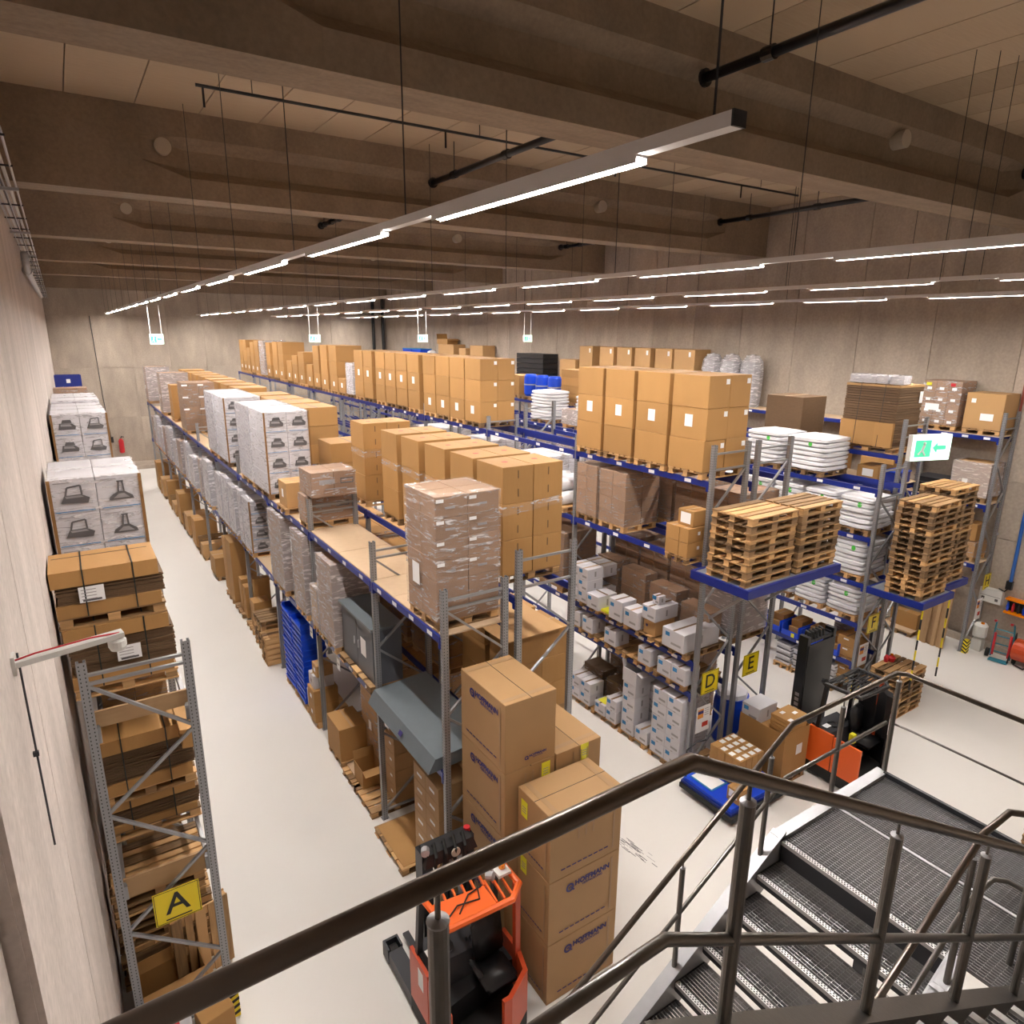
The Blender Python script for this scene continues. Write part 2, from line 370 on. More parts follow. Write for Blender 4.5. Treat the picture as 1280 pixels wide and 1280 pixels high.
def cstack(x0, y0, z0, nx, ny, nz, sx, sy, sz, desc, place, group, matname='cardboard', labels=None, pal=True, gap=0.006, jit=0.008, skip=(), tape='x', pdetail=False, tapemat='tape', extra=None, name='carton', cat='box'):
    """a pallet with nx*ny*nz cartons, x0,y0 = near left corner"""
    y0, q_ = clear_y(x0, y0, z0, nx * sx, ny * sy); sy = q_ / ny; zz = z0
    if pal:
        pallet(x0 + nx * sx / 2, y0 + ny * sy / 2, z0, 'wooden pallet under the ' + place, w=max(0.8, nx * sx), d=ny * sy * 0.98, detail=pdetail, group=group + ' pallets'); zz += 0.146
    for k in range(nz):
        for i in range(nx):
            for j in range(ny):
                if (i, j, k) in skip: continue
                col = [] 
                if nx > 1: col.append(('left', 'right')[i] if nx == 2 else ORD[i] + ' across')
                if ny > 1: col.append(('near', 'far')[j] if ny == 2 else ORD[j] + ' back')
                lb = f"{desc}, {tier(k, nz)} {' '.join(col)}".strip() + f" of {place}"; assert len(lb.replace("-", " ").split()) <= 18, lb
                L_ = []
                if labels:
                    for q in labels:
                        if q[0](i, j, k): L_.append(q[1:])
                carton(x0 + (i + 0.5) * sx + R.uniform(-jit, jit), y0 + (j + 0.5) * sy + R.uniform(-jit, jit), zz + k * (sz + 0.002), sx - gap, sy - gap, sz - 0.002,
                       lb, group, matname, L_, tape=tape, extra=extra, tapemat=tapemat, name=name, cat=cat)
    return zz + nz * (sz + 0.002)
def shell(sx, sy, sz, matname, seed=0):
    # rumpled film skin round a load: sides and a folded top rim
    def mk():
        rr = random.Random(seed); mb = MB(); nx, ny, nz = 8, 6, 9
        ring = []
        for i in range(nx): ring.append((-sx / 2 + sx * i / nx, -sy / 2, 0, -1))
        for i in range(ny): ring.append((sx / 2, -sy / 2 + sy * i / ny, 1, 0))
        for i in range(nx): ring.append((sx / 2 - sx * i / nx, sy / 2, 0, 1))
        for i in range(ny): ring.append((-sx / 2, sy / 2 - sy * i / ny, -1, 0))
        n = len(ring)
        for k in range(nz + 1):
            for (x, y, a, b) in ring:
                e = 0.010 + rr.random() * 0.010
                cx = (1 if x > 0 else -1) if abs(abs(x) - sx / 2) < 1e-6 else a; cy = (1 if y > 0 else -1) if abs(abs(y) - sy / 2) < 1e-6 else b
                mb.v.append((x + cx * e, y + cy * e, sz * k / nz + 0.01))
        for k in range(nz):
            for i in range(n):
                j = (i + 1) % n; mb.f.append((k * n + i, k * n + j, (k + 1) * n + j, (k + 1) * n + i)); mb.m.append(0)
        b = len(mb.v)
        for (x, y, a, c) in ring: mb.v.append((x * 0.8 + rr.uniform(-.02, .02), y * 0.78 + rr.uniform(-.02, .02), sz + 0.016))
        for i in range(n):
            j = (i + 1) % n; mb.f.append((nz * n + i, nz * n + j, b + j, b + i)); mb.m.append(0)
        return mb.mesh('stretch_film', matname, False)
    return cached(('sh', round(sx, 2), round(sy, 2), round(sz, 2), matname, seed), mk)
def wrapped(x0, y0, z0, sx, sy, sz, nx, ny, nz, label, group=None, matname='cardboard_pink', filmmat='film', pal=True, place=None, extra=None, seed=0, rz=0.0, stick=True, pdetail=False, name='wrapped_load'):
    y0, sy = clear_y(x0, y0, z0, sx, sy); zz = z0
    if pal:
        pallet(x0 + sx / 2, y0 + sy / 2, z0, 'wooden pallet under the ' + (place or label), w=sx, d=sy * 0.98, detail=pdetail, group='pallets under film wrapped loads', rz=rz); zz += 0.146; 
    o = thing(name, label, 'packaged goods', (x0 + sx / 2, y0 + sy / 2, zz), rz, group)
    cx, cy, cz = sx / nx, sy / ny, sz / nz
    me = bevbox(cx - 0.008, cy - 0.008, cz - 0.004, matname)
    for k in range(nz):
        for i in range(nx):
            for j in range(ny):
                if 0 < i < nx - 1 and 0 < j < ny - 1 and k < nz - 1: continue
                link('carton', me, o, (-sx / 2 + (i + .5) * cx, -sy / 2 + (j + .5) * cy, k * cz))
    link('stretch_film', shell(sx, sy, sz, filmmat, seed % 4), o)
    if stick:
        patch('shipping_label', o, '-x', sx, sy, R.uniform(-.15, .15), sz * 0.4, 0.15, 0.21, 'paper', off=0.035)
    if extra: extra(o, sx, sy, sz)
    return o

# ================================================================== SETTING
XL, XR, YF, YB, ZC = -0.5, 22.95, 54.5, -3.6, 13.95
def struct(name, mb, mn, parent=None): 
    o = part(name, mb, mn, parent)
    if parent is None: o['kind'] = 'structure'
    return o
fl = struct('floor', MB().box(XL - 1.2, XR + 0.5, YB, YF + .5, -0.2, 0), 'floor')
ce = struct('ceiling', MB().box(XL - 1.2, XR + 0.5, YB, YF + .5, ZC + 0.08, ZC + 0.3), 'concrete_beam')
x = XL
while x < XR:
    for y0, y1 in ((YB, 8.3), (9.1, 17.6), (18.4, 26.95), (27.75, 36.3), (37.1, 45.65), (46.45, YF)):
        part('ceiling_panel', MB().box(x + 0.012, x + 1.238, y0 - .05, y1 + .05, ZC, ZC + 0.079), 'ceiling_wood', ce)
    x += 1.25
# walls: a recessed backing with concrete panels in front of it
def wall(name, axis, c, depth, a0, a1, step, zs, mn):
    # axis 'x': wall plane x=c (normal along x), panels run along y
    sg = 1 if depth > 0 else -1
    def bx(p0, p1, q0, q1, z0, z1):
        lo, hi = min(p0, p1), max(p0, p1)
        return MB().box(lo, hi, q0, q1, z0, z1) if axis == 'x' else MB().box(q0, q1, lo, hi, z0, z1)
    w = struct(name, bx(c + sg * 0.03, c + depth, a0, a1, 0, ZC + .1), mn)
    a = a0
    while a < a1 - 0.01:
        b = min(a + step, a1)
        for z0, z1 in zip(zs[:-1], zs[1:]):
            part('wall_panel', bx(c, c + sg * 0.03, a + 0.012, b - 0.012, z0 + 0.01, z1 - 0.01), mn, w)
        a += step
    return w
wl = wall('wall_left', 'x', XL, -0.35, 3.4, YF, 2.45, (0, ZC), 'concrete_left')
wall('wall_left_recess', 'x', XL - 0.10, -0.3, YB, 3.4, 3.5, (0, ZC), 'concrete_left')
wr = wall('wall_right', 'x', XR, 0.35, YB, YF, 2.45, (0, 1.75, 3.5, 5.25, ZC), 'concrete_wall')
wf = wall('wall_back', 'y', YF, 0.35, XL, XR, 2.35, (0, 3.4, 6.8, 10.2, ZC), 'concrete_wall')
wall('wall_front', 'y', YB, -0.35, XL - .8, XR, 2.45, (0, ZC), 'concrete_wall')
struct('trim_1', MB().box(XR - 0.16, XR, YB, YF, 0, 0.22), 'concrete_wall')      # kerb at the foot of the right wall
struct('trim_2', MB().box(2.0, XR, YF - 2.0, YF, 0, 0.25), 'concrete_wall')       # raised kerb before the far wall
# concrete roof beams
def beam(y, lab):
    t = thing('roof_beam', lab, 'roof beam', (0, y, 0), 0, 'concrete roof beams')
    mb = MB(); zb = 12.2
    mb.box(XL, 2.0, -0.4, 0.4, zb, ZC); mb.box(XR - 2.4, XR, -0.4, 0.4, zb, ZC)
    prof_full = [(-0.4, zb), (0.4, zb), (0.4, zb + .42), (0.17, zb + .62), (0.17, zb + 1.02), (0.4, zb + 1.24), (0.4, ZC), (-0.4, ZC), (-0.4, zb + 1.24), (-0.17, zb + 1.02), (-0.17, zb + .62), (-0.4, zb + .42)]
    mb2 = MB().prism(prof_full, 'x', 2.9, XR - 3.3)
    # tapering pieces between the solid ends and the I section
    def taper(xa, xb):
        A = [(-0.4, zb), (0.4, zb), (0.4, zb + .5), (0.4, zb + .7), (0.4, zb + .95), (0.4, zb + 1.15), (0.4, ZC), (-0.4, ZC), (-0.4, zb + 1.15), (-0.4, zb + .95), (-0.4, zb + .7), (-0.4, zb + .5)]
        B = prof_full; n = len(mb.v); k = len(A)
        mb.v.extend([(xa, u, v) for u, v in A] + [(xb, u, v) for u, v in B])
        for i in range(k):
            j = (i + 1) % k; mb.f.append((n + i, n + j, n + k + j, n + k + i)); mb.m.append(0)
    taper(2.0, 2.9); taper(XR - 2.4, XR - 3.3)
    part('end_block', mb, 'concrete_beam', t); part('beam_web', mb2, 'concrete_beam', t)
    for x in (2.45, 14.8):
        d = MB().tube([(x, -0.43, 13.2), (x, -0.10, 13.2)], 0.17, 20); part('cover_disc', d, 'disc_tan', t)
    return t
for y, lab in ((8.7, 'nearest deep concrete roof beam crossing the whole hall at the top'), (18.0, 'second concrete roof beam from the camera, round tan cover on its left end'),
               (27.35, 'third concrete roof beam from the camera, smaller tan cover on its left end'), (36.7, 'fourth concrete roof beam from the camera, over the middle of the racks'),
               (46.05, 'fifth and farthest free concrete roof beam, close before the far wall')):
    beam(y, lab)
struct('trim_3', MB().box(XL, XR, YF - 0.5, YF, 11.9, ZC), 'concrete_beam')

# roof pipes hanging along the hall
def pipe(x, y0, y1, lab, z=13.2):
    t = thing('drain_pipe', lab, 'pipe', (x, (y0 + y1) / 2, z), 0, 'black roof drain pipes'); h = (y1 - y0) / 2
    part('pipe', MB().tube([(0, -h, 0), (0, h, 0)], 0.075, 12), 'black_pipe', t, smooth=True)
    for k in range(3):
        yy = -h + (k + 0.5) * 2 * h / 3
        part('coupling', MB().tube([(0, yy - .09, 0), (0, yy + .09, 0)], 0.1, 12), 'black_pipe', t)
        part('hanger_rod', MB().tube([(0, yy, 0.08), (0, yy, ZC - z)], 0.012, 6), 'dark_steel', t)
    part('end_flange', MB().tube([(0, h - .05, 0), (0, h, 0)], 0.13, 14), 'black_pipe', t)
pipe(8.9, 1.2, 8.28, 'thick black drain pipe near the top edge, ending at the nearest roof beam')
pipe(8.9, 10.3, 17.58, 'black drain pipe above the longest lamp row, between first and second roof beams')
pipe(8.9, 24.6, 26.93, 'short far black drain pipe ending at the third roof beam, left of centre')
pipe(20.2, 1.0, 8.28, 'black drain pipe at the right edge, ending at the nearest roof beam')
pipe(20.2, 10.0, 17.58, 'black drain pipe upper right, between the first and second roof beams')
pipe(20.2, 24.0, 26.93, 'short far black drain pipe ending at the third roof beam, right of centre')
def sprinkler(y, x0, x1, z, lab):
    t = thing('sprinkler_pipe', lab, 'pipe', ((x0 + x1) / 2, y, z), 0); h = (x1 - x0) / 2
    part('pipe', MB().tube([(-h, 0, 0), (h, 0, 0)], 0.03, 8), 'black_pipe', t)
    for k in range(int(2 * h // 5) + 1):
        part('drop_head', MB().tube([(-h + 0.12 + k * 5, 0, 0), (-h + 0.12 + k * 5, 0, -0.35)], 0.022, 6), 'black_pipe', t)
        part('hanger_rod', MB().tube([(-h + 1.0 + k * 5, 0, 0), (-h + 1.0 + k * 5, 0, ZC - z)], 0.008, 5), 'dark_steel', t)
sprinkler(14.8, 2.72, 20.6, 13.7, 'thin black sprinkler pipe across the ceiling bay behind the nearest beam')
sprinkler(3.6, 15.8, 22.0, 13.65, 'thin black sprinkler pipe in the top right corner')

# cable tray along the left wall
t = thing('cable_tray', 'wire cable tray with pale cables high along the left wall', 'cable tray', (-0.33, 22, 11.25))
for dx, dz in ((-0.13, 0), (0.13, 0), (-0.13, 0.08), (0.13, 0.08), (0, 0)):
    part('side_wire', MB().tube([(dx, -13, dz), (dx, 32, dz)], 0.01, 5), 'galv_light', t)
for k in range(28):
    part('rung', MB().bar((-0.16, -13 + k * 1.6, 0), (0.16, -13 + k * 1.6, 0), 0.02, 0.02), 'dark_steel', t)
for k, dx in enumerate((-0.07, -0.02, 0.05)):
    part('cable', MB().tube([(dx, -13, 0.03), (dx + .02, 0, 0.03), (dx, 32, 0.03)], 0.022, 6), 'cable_white' if k != 1 else 'dark_steel', t)
for k in range(8): part('wall_bracket', MB().box(-0.17, 0.16, -10 + k * 5.2, -9.94 + k * 5.2, -0.06, -0.02), 'galv_light', t)
t = thing('ventilation_pipe', 'pale bent duct pipe below the cable tray on the left wall', 'pipe', (-0.36, 18.6, 10.6))
part('duct', MB().tube([(0.0, 0, 0.35), (0.0, 0.3, 0.0), (0, 0.9, 0), (0, 18, 0.1)], 0.07, 10), 'galv_light', t, smooth=True)
part('collar', MB().tube([(0.0, 0.3, 0.02), (0.0, 0.5, 0.0)], 0.1, 10), 'galv_light', t)
t = thing('wall_conduit', 'thin dark conduit running down the near left wall', 'conduit', (XL + 0.03, 4.82, 6.07))
part('rod', MB().tube([(0, 0, 0), (0, 0, 1.4)], 0.007, 6), 'dark_steel', t)
part('clip', MB().box(-0.02, 0.012, -0.012, 0.012, 0.68, 0.71), 'dark_steel', t)
# white arm with a round sensor reaching out over row A
t = thing('sensor_arm', 'white wall arm with a round sensor above the nearest row A stack', 'sensor', (XL, 4.78, 7.42))
part('arm', MB().bar((0, 0, 0), (0.60, 0.10, 0.02), 0.085, 0.035), 'white_plastic', t)
part('wall_plate', MB().box(-0.0, 0.02, -0.05, 0.05, -0.06, 0.06), 'white_plastic', t)
part('red_cable', MB().tube([(0.0, -0.03, 0.03), (0.12, -0.02, 0.05), (0.42, 0.05, 0.05), (0.58, 0.08, 0.035)], 0.006, 5), 'red', t)
part('sensor_head', MB().lathe([(0.045, -0.085), (0.055, -0.06), (0.055, -0.02), (0.035, 0.0)], 0.56, 0.095, 16), 'white_plastic', t)

# ------------------------------------------------------------------ light rows
def light_row(x, n, y0, lab, z=10.35):
    t = thing('light_row', lab, 'ceiling light', (x, 28, z), 0, 'suspended light rows')
    a, b = y0 - 28 - 0.68, 26.2
    mb = MB(); mb.box(-0.045, 0.045, a, b, 0.0, 0.07); part('trunking', mb, 'track_grey', t)
    part('end_cap', MB().box(-0.047, 0.047, a - 0.012, a, -0.002, 0.072), 'dark_steel', t)
    tm = MB().box(-0.034, 0.034, 0, 2.45, -0.034, -0.012).mesh('tube_cover', 'tube')
    hm = MB().box(-0.045, 0.045, -0.03, 2.48, -0.012, 0.0).box(-0.045, -0.037, -0.03, 2.48, -0.042, -0.012).box(0.037, 0.045, -0.03, 2.48, -0.042, -0.012).mesh('lamp_housing', 'track_grey')
    y = y0 - 28
    while y + 2.5 < b:
        link('tube_cover', tm, t, (0, y, 0)); link('lamp_housing', hm, t, (0, y, 0)); y += 3.62
    k = a + 0.15
    while k < b:
        top = (12.2 if any(abs(28 + k - by) < .6 for by in (8.7, 18.0, 27.35, 36.7, 46.05)) else ZC - .002) - z
        cm = cached(('sc', round(top, 2)), lambda: MB().tube([(0, 0, 0.07), (0, 0.0, 1.0), (0, 0.0, top)], 0.007, 5).mesh('suspension_cable', 'dark_steel'))
        link('suspension_cable', cm, t, (0, k, 0)); k += 3.62
    return t
light_row(2.85, 14, 3.1, 'long suspended light row above the aisle between rows A and B')
light_row(8.5, 14, 2.98, 'suspended light row above the aisle between rows B and D')
light_row(13.7, 14, 3.2, 'suspended light row above the aisle between rows E and F')
light_row(19.1, 14, 3.4, 'rightmost suspended light row, above the aisle before row H')
# hanging exit signs
def exit_sign(x, y, z, w, h, lab, chain=False, rz=0.0, ztop=None):
    t = thing('exit_sign', lab, 'exit sign', (x, y, z), rz, 'hanging exit signs')
    part('housing', MB().box(-w / 2, w / 2, -0.05, 0.05, -h / 2, h / 2), 'white_plastic', t)
    part('lit_panel', MB().box(-w / 2 + .01, w / 2 - .01, -0.062, -0.05, -h / 2 + .01, h / 2 - .01), 'exit_face', t)
    g = MB(); g.box(-w * .42, -w * .02, -0.066, -0.0625, -h * .34, h * .30)
    part('green_field', g, 'exit_green', t)
    a = MB(); a.poly([(w * .02, -0.066, 0), (w * .14, -0.066, h * .22), (w * .14, -0.066, h * .08), (w * .36, -0.066, h * .08), (w * .36, -0.066, -h * .08), (w * .14, -0.066, -h * .08), (w * .14, -0.066, -h * .22)])
    part('arrow', a, 'exit_green', t)
    f = MB(); f.lathe([(0.02, h * .12), (0.03, h * .18), (0.02, h * .24)], -w * .2, -0.068, 8)
    f.bar((-w * .2, -0.069, h * .12), (-w * .24, -0.069, -h * .08), 0.02, 0.05); f.bar((-w * .24, -0.069, -h * .08), (-w * .16, -0.069, -h * .28), 0.02, 0.03); f.bar((-w * .24, -0.069, -h * .08), (-w * .34, -0.069, -h * .24), 0.02, 0.03)
    part('running_figure', f, 'paper', t)
    zt = (ztop or 10.35) - z
    for sx, ex in ((-1, 0), (1, 0.12 if chain else 0)):
        if chain:
            mb = MB(); nn = 70
            for k in range(nn):
                q = h / 2 + (zt - h / 2) * k / nn; q2 = h / 2 + (zt - h / 2) * (k + .8) / nn
                mb.bar((sx * w * .42 + ex * k / nn, 0, q), (sx * w * .42 + ex * k / nn, 0, q2), 0.022 if k % 2 else 0.008, 0.008 if k % 2 else 0.022)
            part('chain', mb, 'cable_white', t)
        else: part('hanger_wire', MB().tube([(sx * w * .4, 0, h / 2), (sx * w * .4, 0, zt)], 0.016, 5), 'cable_white', t)
        part('roof_wire', MB().tube([(sx * w * .42 + ex, 0, zt), (sx * w * .42 + ex, 0, ZC - z)], 0.006, 5), 'dark_steel', t)
exit_sign(13.7, 6.37, 7.32, 0.92, 0.50, 'large lit green exit sign hanging on two white chains near row H', True, -0.32)
exit_sign(3.3, 31, 9.0, 0.5, 0.4, 'small lit exit sign hanging over the aisle beside row A', ztop=10.3)
exit_sign(8.55, 27.5, 9.08, 0.45, 0.3, 'small lit exit sign hanging above the far boxes of row D', ztop=10.3)
exit_sign(14.0, 29, 9.07, 0.5, 0.34, 'small lit exit sign hanging over the blue tubs behind row D', ztop=10.3)
exit_sign(20.1, 29.4, 9.07, 0.5, 0.34, 'small lit exit sign hanging left of the black folded crates', ztop=10.3)

# things on the far and right walls
t = thing('roof_downpipe', 'pair of black downpipes in the far right corner of the hall', 'pipe', (XR - 0.35, YF - 0.3, 0))
part('pipe', MB().tube([(0, 0, 0.25), (0, 0, 12.2)], 0.13, 10), 'black_pipe', t); part('pipe', MB().tube([(-0.8, 0.1, 0.25), (-0.8, 0.1, 12.2)], 0.13, 10), 'black_pipe', t)
t = thing('fire_extinguisher', 'red fire extinguisher on the far wall beyond the white aisle', 'fire extinguisher', (2.75, YF - 0.2, 0.95))
part('cylinder', MB().lathe([(0.1, 0), (0.16, 0.05), (0.16, 0.85), (0.06, 1.0)], 0, 0, 12), 'red', t); part('nozzle', MB().tube([(0, 0, 1.0), (0.05, 0, 1.15), (0.2, 0, 1.1)], 0.03, 6), 'black_plastic', t)
t = thing('wall_cable', 'thin dark cable running down the bright far wall left of row B', 'conduit', (1.95, YF - 0.04, 0))
part('cable', MB().tube([(0.25, 0, 1.8), (0.1, 0, 5), (0, 0, 10.2)], 0.025, 5), 'dark_steel', t); part('junction_box', MB().box(0.13, 0.37, -.1, 0.02, 1.7, 2.1), 'black_plastic', t)
t = thing('red_pipe', 'thin red-brown pipe down the right wall beside row H', 'pipe', (XR - 0.05, 8.35, 0))
part('pipe', MB().tube([(0, 0, 1.95), (0, 0.02, 12)], 0.035, 8), 'pipe_red', t); part('clip', MB().box(-.05, .05, -.06, .06, 3.6, 3.66), 'galv_light', t)
t = thing('blue_pipe', 'blue compressed air pipe down the right wall beside row H', 'pipe', (XR - 0.06, 7.72, 0))
part('pipe', MB().tube([(0, 0, 2.3), (0, 0.0, 12)], 0.05, 8), 'pipe_blue', t); part('valve', MB().box(-.07, .05, -.07, .09, 2.05, 2.3), 'black_plastic', t)
part('air_hose', MB().tube([(0, 0, 2.1), (-.04, .1, 1.95), (-.05, .25, 2.0)], 0.02, 6), 'black_plastic', t)
t = thing('fuse_box', 'white fuse box on the right wall below the red pipe', 'fuse box', (XR - 0.1, 8.12, 1.52))
part('case', MB().box(-.1, .1, -.3, .3, 0, .42), 'white_plastic', t); part('cover_seam', MB().box(-.104, -.1, -.27, .27, .2, .215), 'print_mid', t)
part('socket', MB().box(-.11, -.1, -.22, -.14, .08, .16), 'print_grey', t); part('socket', MB().box(-.11, -.1, .14, .22, .08, .16), 'print_grey', t)

# ================================================================== RACKS
def upright_mesh(h):
    def mk():
        mb = MB(); w, d, t = 0.05, 0.04, 0.006
        mb.box(-w, w, -d, -d + t, 0, h); mb.box(-w, -w + t, -d + t, d, 0, h); mb.box(w - t, w, -d + t, d, 0, h)
        mb.box(-w + t, -w + 0.03, d - t, d, 0, h); mb.box(w - 0.03, w - t, d - t, d, 0, h)
        mb.box(-w - 0.02, w + 0.02, -d - 0.02, d + 0.02, 0, 0.01); return mb.mesh('upright', 'upright_steel')
    return cached(('up', h), mk)
def rack(row, label, x0, x1, ys, h, levels, hs=None, decks=None, near=2, first_brace=True, skipbeams=()):
    """x0/x1 centres of the front and rear uprights; ys frame positions; levels: beam top heights"""
    t = thing('pallet_rack', label, 'pallet rack', ((x0 + x1) / 2, ys[0], 0), 0, 'blue beam pallet racks'); t['group'] = 'pallet racks'
    hw = (x1 - x0) / 2
    for i, y in enumerate(ys): FR.append((x0, x1, y, hs[i] if hs else h))
    for i, y in enumerate(ys):
        yy = y - ys[0]; hh = (hs[i] if hs else h)
        for sx in (-hw, hw):
            link('upright', upright_mesh(hh), t, (sx, yy, 0))
        z = 0.18; segs = []; s = 1
        segs.append(((-hw, z), (hw, z)))
        step = 0.95 if hh > 6.5 else 0.88
        while z + step < hh - 0.25:
            segs.append(((-hw * s, z), (hw * s, z + step))); z += step; s = -s
        segs.append(((-hw, hh - 0.18), (hw, hh - 0.18))); segs.append(((-hw, z), (hw, z)))
        if i < near:
            for (a, b) in segs:
                part('brace', MB().bar((a[0], 0, a[1]), (b[0], 0, b[1]), 0.035, 0.045, up=(0, 1, 0)), 'brace_steel', t, (0, yy, 0))
        else:
            mb = MB()
            for (a, b) in segs: mb.bar((a[0], 0, a[1]), (b[0], 0, b[1]), 0.035, 0.045, up=(0, 1, 0))
            key = ('br', round(hw, 2), hh)
            link('bracing', cached(key, lambda: mb.mesh('bracing', 'brace_steel')), t, (0, yy, 0), kind='stuff')
    for i in range(len(ys) - 1):
        L_ = ys[i + 1] - ys[i] - 0.1; yc = (ys[i] + ys[i + 1]) / 2 - ys[0]
        for li, z in enumerate(levels[i] if isinstance(levels[0], (list, tuple)) else levels):
            if (i, li) in skipbeams: continue
            def mk():
                mb = MB(); mb.box(-0.025, 0.025, -L_ / 2, L_ / 2, -0.12, 0); mb.box(-0.035, 0.035, -L_ / 2 - .02, -L_ / 2 + 0.03, -0.2, 0.0); mb.box(-0.035, 0.035, L_ / 2 - .03, L_ / 2 + .02, -0.2, 0.0)
                return mb.mesh('beam', 'rack_blue' if row != 'A' else 'brace_steel')
            me = cached(('beam', round(L_, 2), row == 'A'), mk)
            for sx in (-1, 1):
                b = link('beam', me, t, (sx * (hw + (0.03 if row != 'A' else -0.05)), yc, z))
                if (sx < 0) == (row in 'BDFH'):
                    if i < 4:
                        n = 4; lm = cached(('lm', sx), lambda: MB().box(-0.001, 0.001, -0.085, 0.085, -0.035, 0.035).mesh('location_label', 'paper'))
                        for k in range(n): link('location_label', lm, b, (sx * 0.027, -L_ / 2 + (k + .5) * L_ / n, -0.06))
            if decks and (i, li) in decks:
                n = decks[(i, li)]
                for k in range(n):
                    w = (L_ + .1) / n; part('deck_board', MB().box(-hw - 0.02, hw + 0.02, -w / 2 + 0.006, w / 2 - 0.006, 0.002, 0.024), 'chipboard', t, (0, yc - (L_ + .1) / 2 + (k + .5) * w, z))
    return t
def sign(rk, letter, x, z, face_y=-0.07, w=0.52, h=0.52, tilt=0.0, sub=True):
    s = part('row_sign', MB().box(-w / 2, w / 2, -0.006, 0, -h / 2, h / 2), 'sign_yellow', rk, (x, face_y, z), label='yellow sign with black letter ' + letter)
    fr = MB(); e = 0.012; g = 0.008
    for a in ((-w / 2 + e, w / 2 - e, -h / 2 + e, -h / 2 + e + g), (-w / 2 + e, w / 2 - e, h / 2 - e - g, h / 2 - e), (-w / 2 + e, -w / 2 + e + g, -h / 2 + e, h / 2 - e), (w / 2 - e - g, w / 2 - e, -h / 2 + e, h / 2 - e)):
        fr.box(a[0], a[1], -0.008, -0.006, a[2], a[3])
    part('border_line', fr, 'sign_black', s)
    link('letter', text_mesh(letter, h * 0.85, 'sign_black', 0.001, 0.004), s, (0, -0.0085, 0.015), rot=(PI / 2, 0, 0))
    if sub: part('small_print', MB().box(-w * .28, w * .28, -0.008, -0.006, -h * .41, -h * .375), 'sign_black', s)
    return s
def load_sign(rk, x, z, w=0.42, h=0.62):
    s = part('load_sign', MB().box(-w / 2, w / 2, -0.006, 0, -h / 2, h / 2), 'paper', rk, (x, -0.07, z), label='white load notice with orange and red prints')
    part('orange_print', MB().box(-w * .42, -w * .0, -0.008, -0.006, h * .05, h * .4), 'print_orange', s)
    part('purple_print', MB().box(-w * .42, -w * .0, -0.009, -0.008, h * .22, h * .34), 'print_blue', s)
    part('red_print', MB().box(-w * .05, w * .38, -0.008, -0.006, -h * .32, -h * .14), 'print_red', s)
    ln = MB()
    for k in range(4): ln.box(w * .08, w * .4, -0.008, -0.006, h * (.36 - k * .08), h * (.38 - k * .08))
    part('text_line', ln, 'print_mid', s)
def guard(rk, x, y=-0.12):
    g = part('post_guard', MB().box(-.09, .09, -.07, .05, 0, .42), 'sign_yellow', rk, (x, y, 0))
    s = MB()
    for k in range(4): s.hexa([(-.092, -.073, .0 + k * .11), (.092, -.073, .07 + k * .11), (.092, -.07, .07 + k * .11), (-.092, -.07, .0 + k * .11), (-.092, -.073, .05 + k * .11), (.092, -.073, .12 + k * .11), (.092, -.07, .12 + k * .11), (-.092, -.07, .05 + k * .11)])
    for k in range(4): s.hexa([(-.093, -.07, .0 + k * .11), (-.09, -.07, .0 + k * .11), (-.09, .05, .07 + k * .11), (-.093, .05, .07 + k * .11), (-.093, -.07, .05 + k * .11), (-.09, -.07, .05 + k * .11), (-.09, .05, .12 + k * .11), (-.093, .05, .12 + k * .11)])
    part('black_stripes', s, 'sign_black', g)

yA = [8.47 + 2.8 * k for k in range(15)]
yB = [8.2, 10.94] + [10.94 + 3.7 * k for k in range(1, 11)]
yD = [8.64 + 4.2 * k for k in range(11)]
A_ = rack('A', 'pallet rack row A standing along the left wall, yellow sign A on its end', -0.28, 0.80, yA, 5.75, (2.6, 4.86), near=1)
sign(A_, 'A', 0.06, 2.15, w=0.55, h=0.5)
part('end_board', MB().box(-0.5, 0.5, 0.12, 0.16, 4.82, 5.03), 'plank_wood', A_)
part('end_board', MB().box(-0.5, 0.5, 0.12, 0.16, 2.35, 2.63), 'plank_wood', A_)
guard(A_, 0.54)
decksB = {(0, 1): 3, (1, 1): 2, (2, 1): 2, (3, 0): 2, (2, 0): 2, (3, 1): 2, (4, 1): 2, (5, 1): 2, (6, 1): 2, (1, 0): 1, (7, 1): 1, (8, 1): 1, (9, 1): 1}
B_ = rack('B', 'pallet rack row B facing the empty white aisle on its left', 4.19, 5.24, yB, 5.78, (2.72, 5.03), decks=decksB, hs=[5.78, 5.78, 5.78, 5.02, 5.6, 5.02, 5.78, 5.02, 5.02, 5.02, 5.02, 5.02])
C_ = rack('C', 'pallet rack row C back to back with row B, ending at the tall brown stack', 5.60, 6.68, [8.35] + [11.1 + 3.7 * k for k in range(11)], 6.1, (2.5, 5.3), hs=[6.1] + [5.28] * 11)
D_ = rack('D', 'tall pallet rack row D with a yellow sign D on its end frame', 10.3, 11.3, yD, 7.32, (2.0, 2.72, 4.93, 6.6), hs=[7.32, 7.0, 7.0, 7.0] + [6.59] * 7, near=3, skipbeams={(i, 0) for i in range(2, 12)})
sign(D_, 'D', -0.1, 2.2); load_sign(D_, -0.22, 1.35); guard(D_, -0.5)
E_ = rack('E', 'tall pallet rack row E back to back with row D, yellow sign E', 11.62, 12.68, yD, 7.32, (2.72, 4.93, 6.45), near=3)
sign(E_, 'E', -0.12, 2.25)
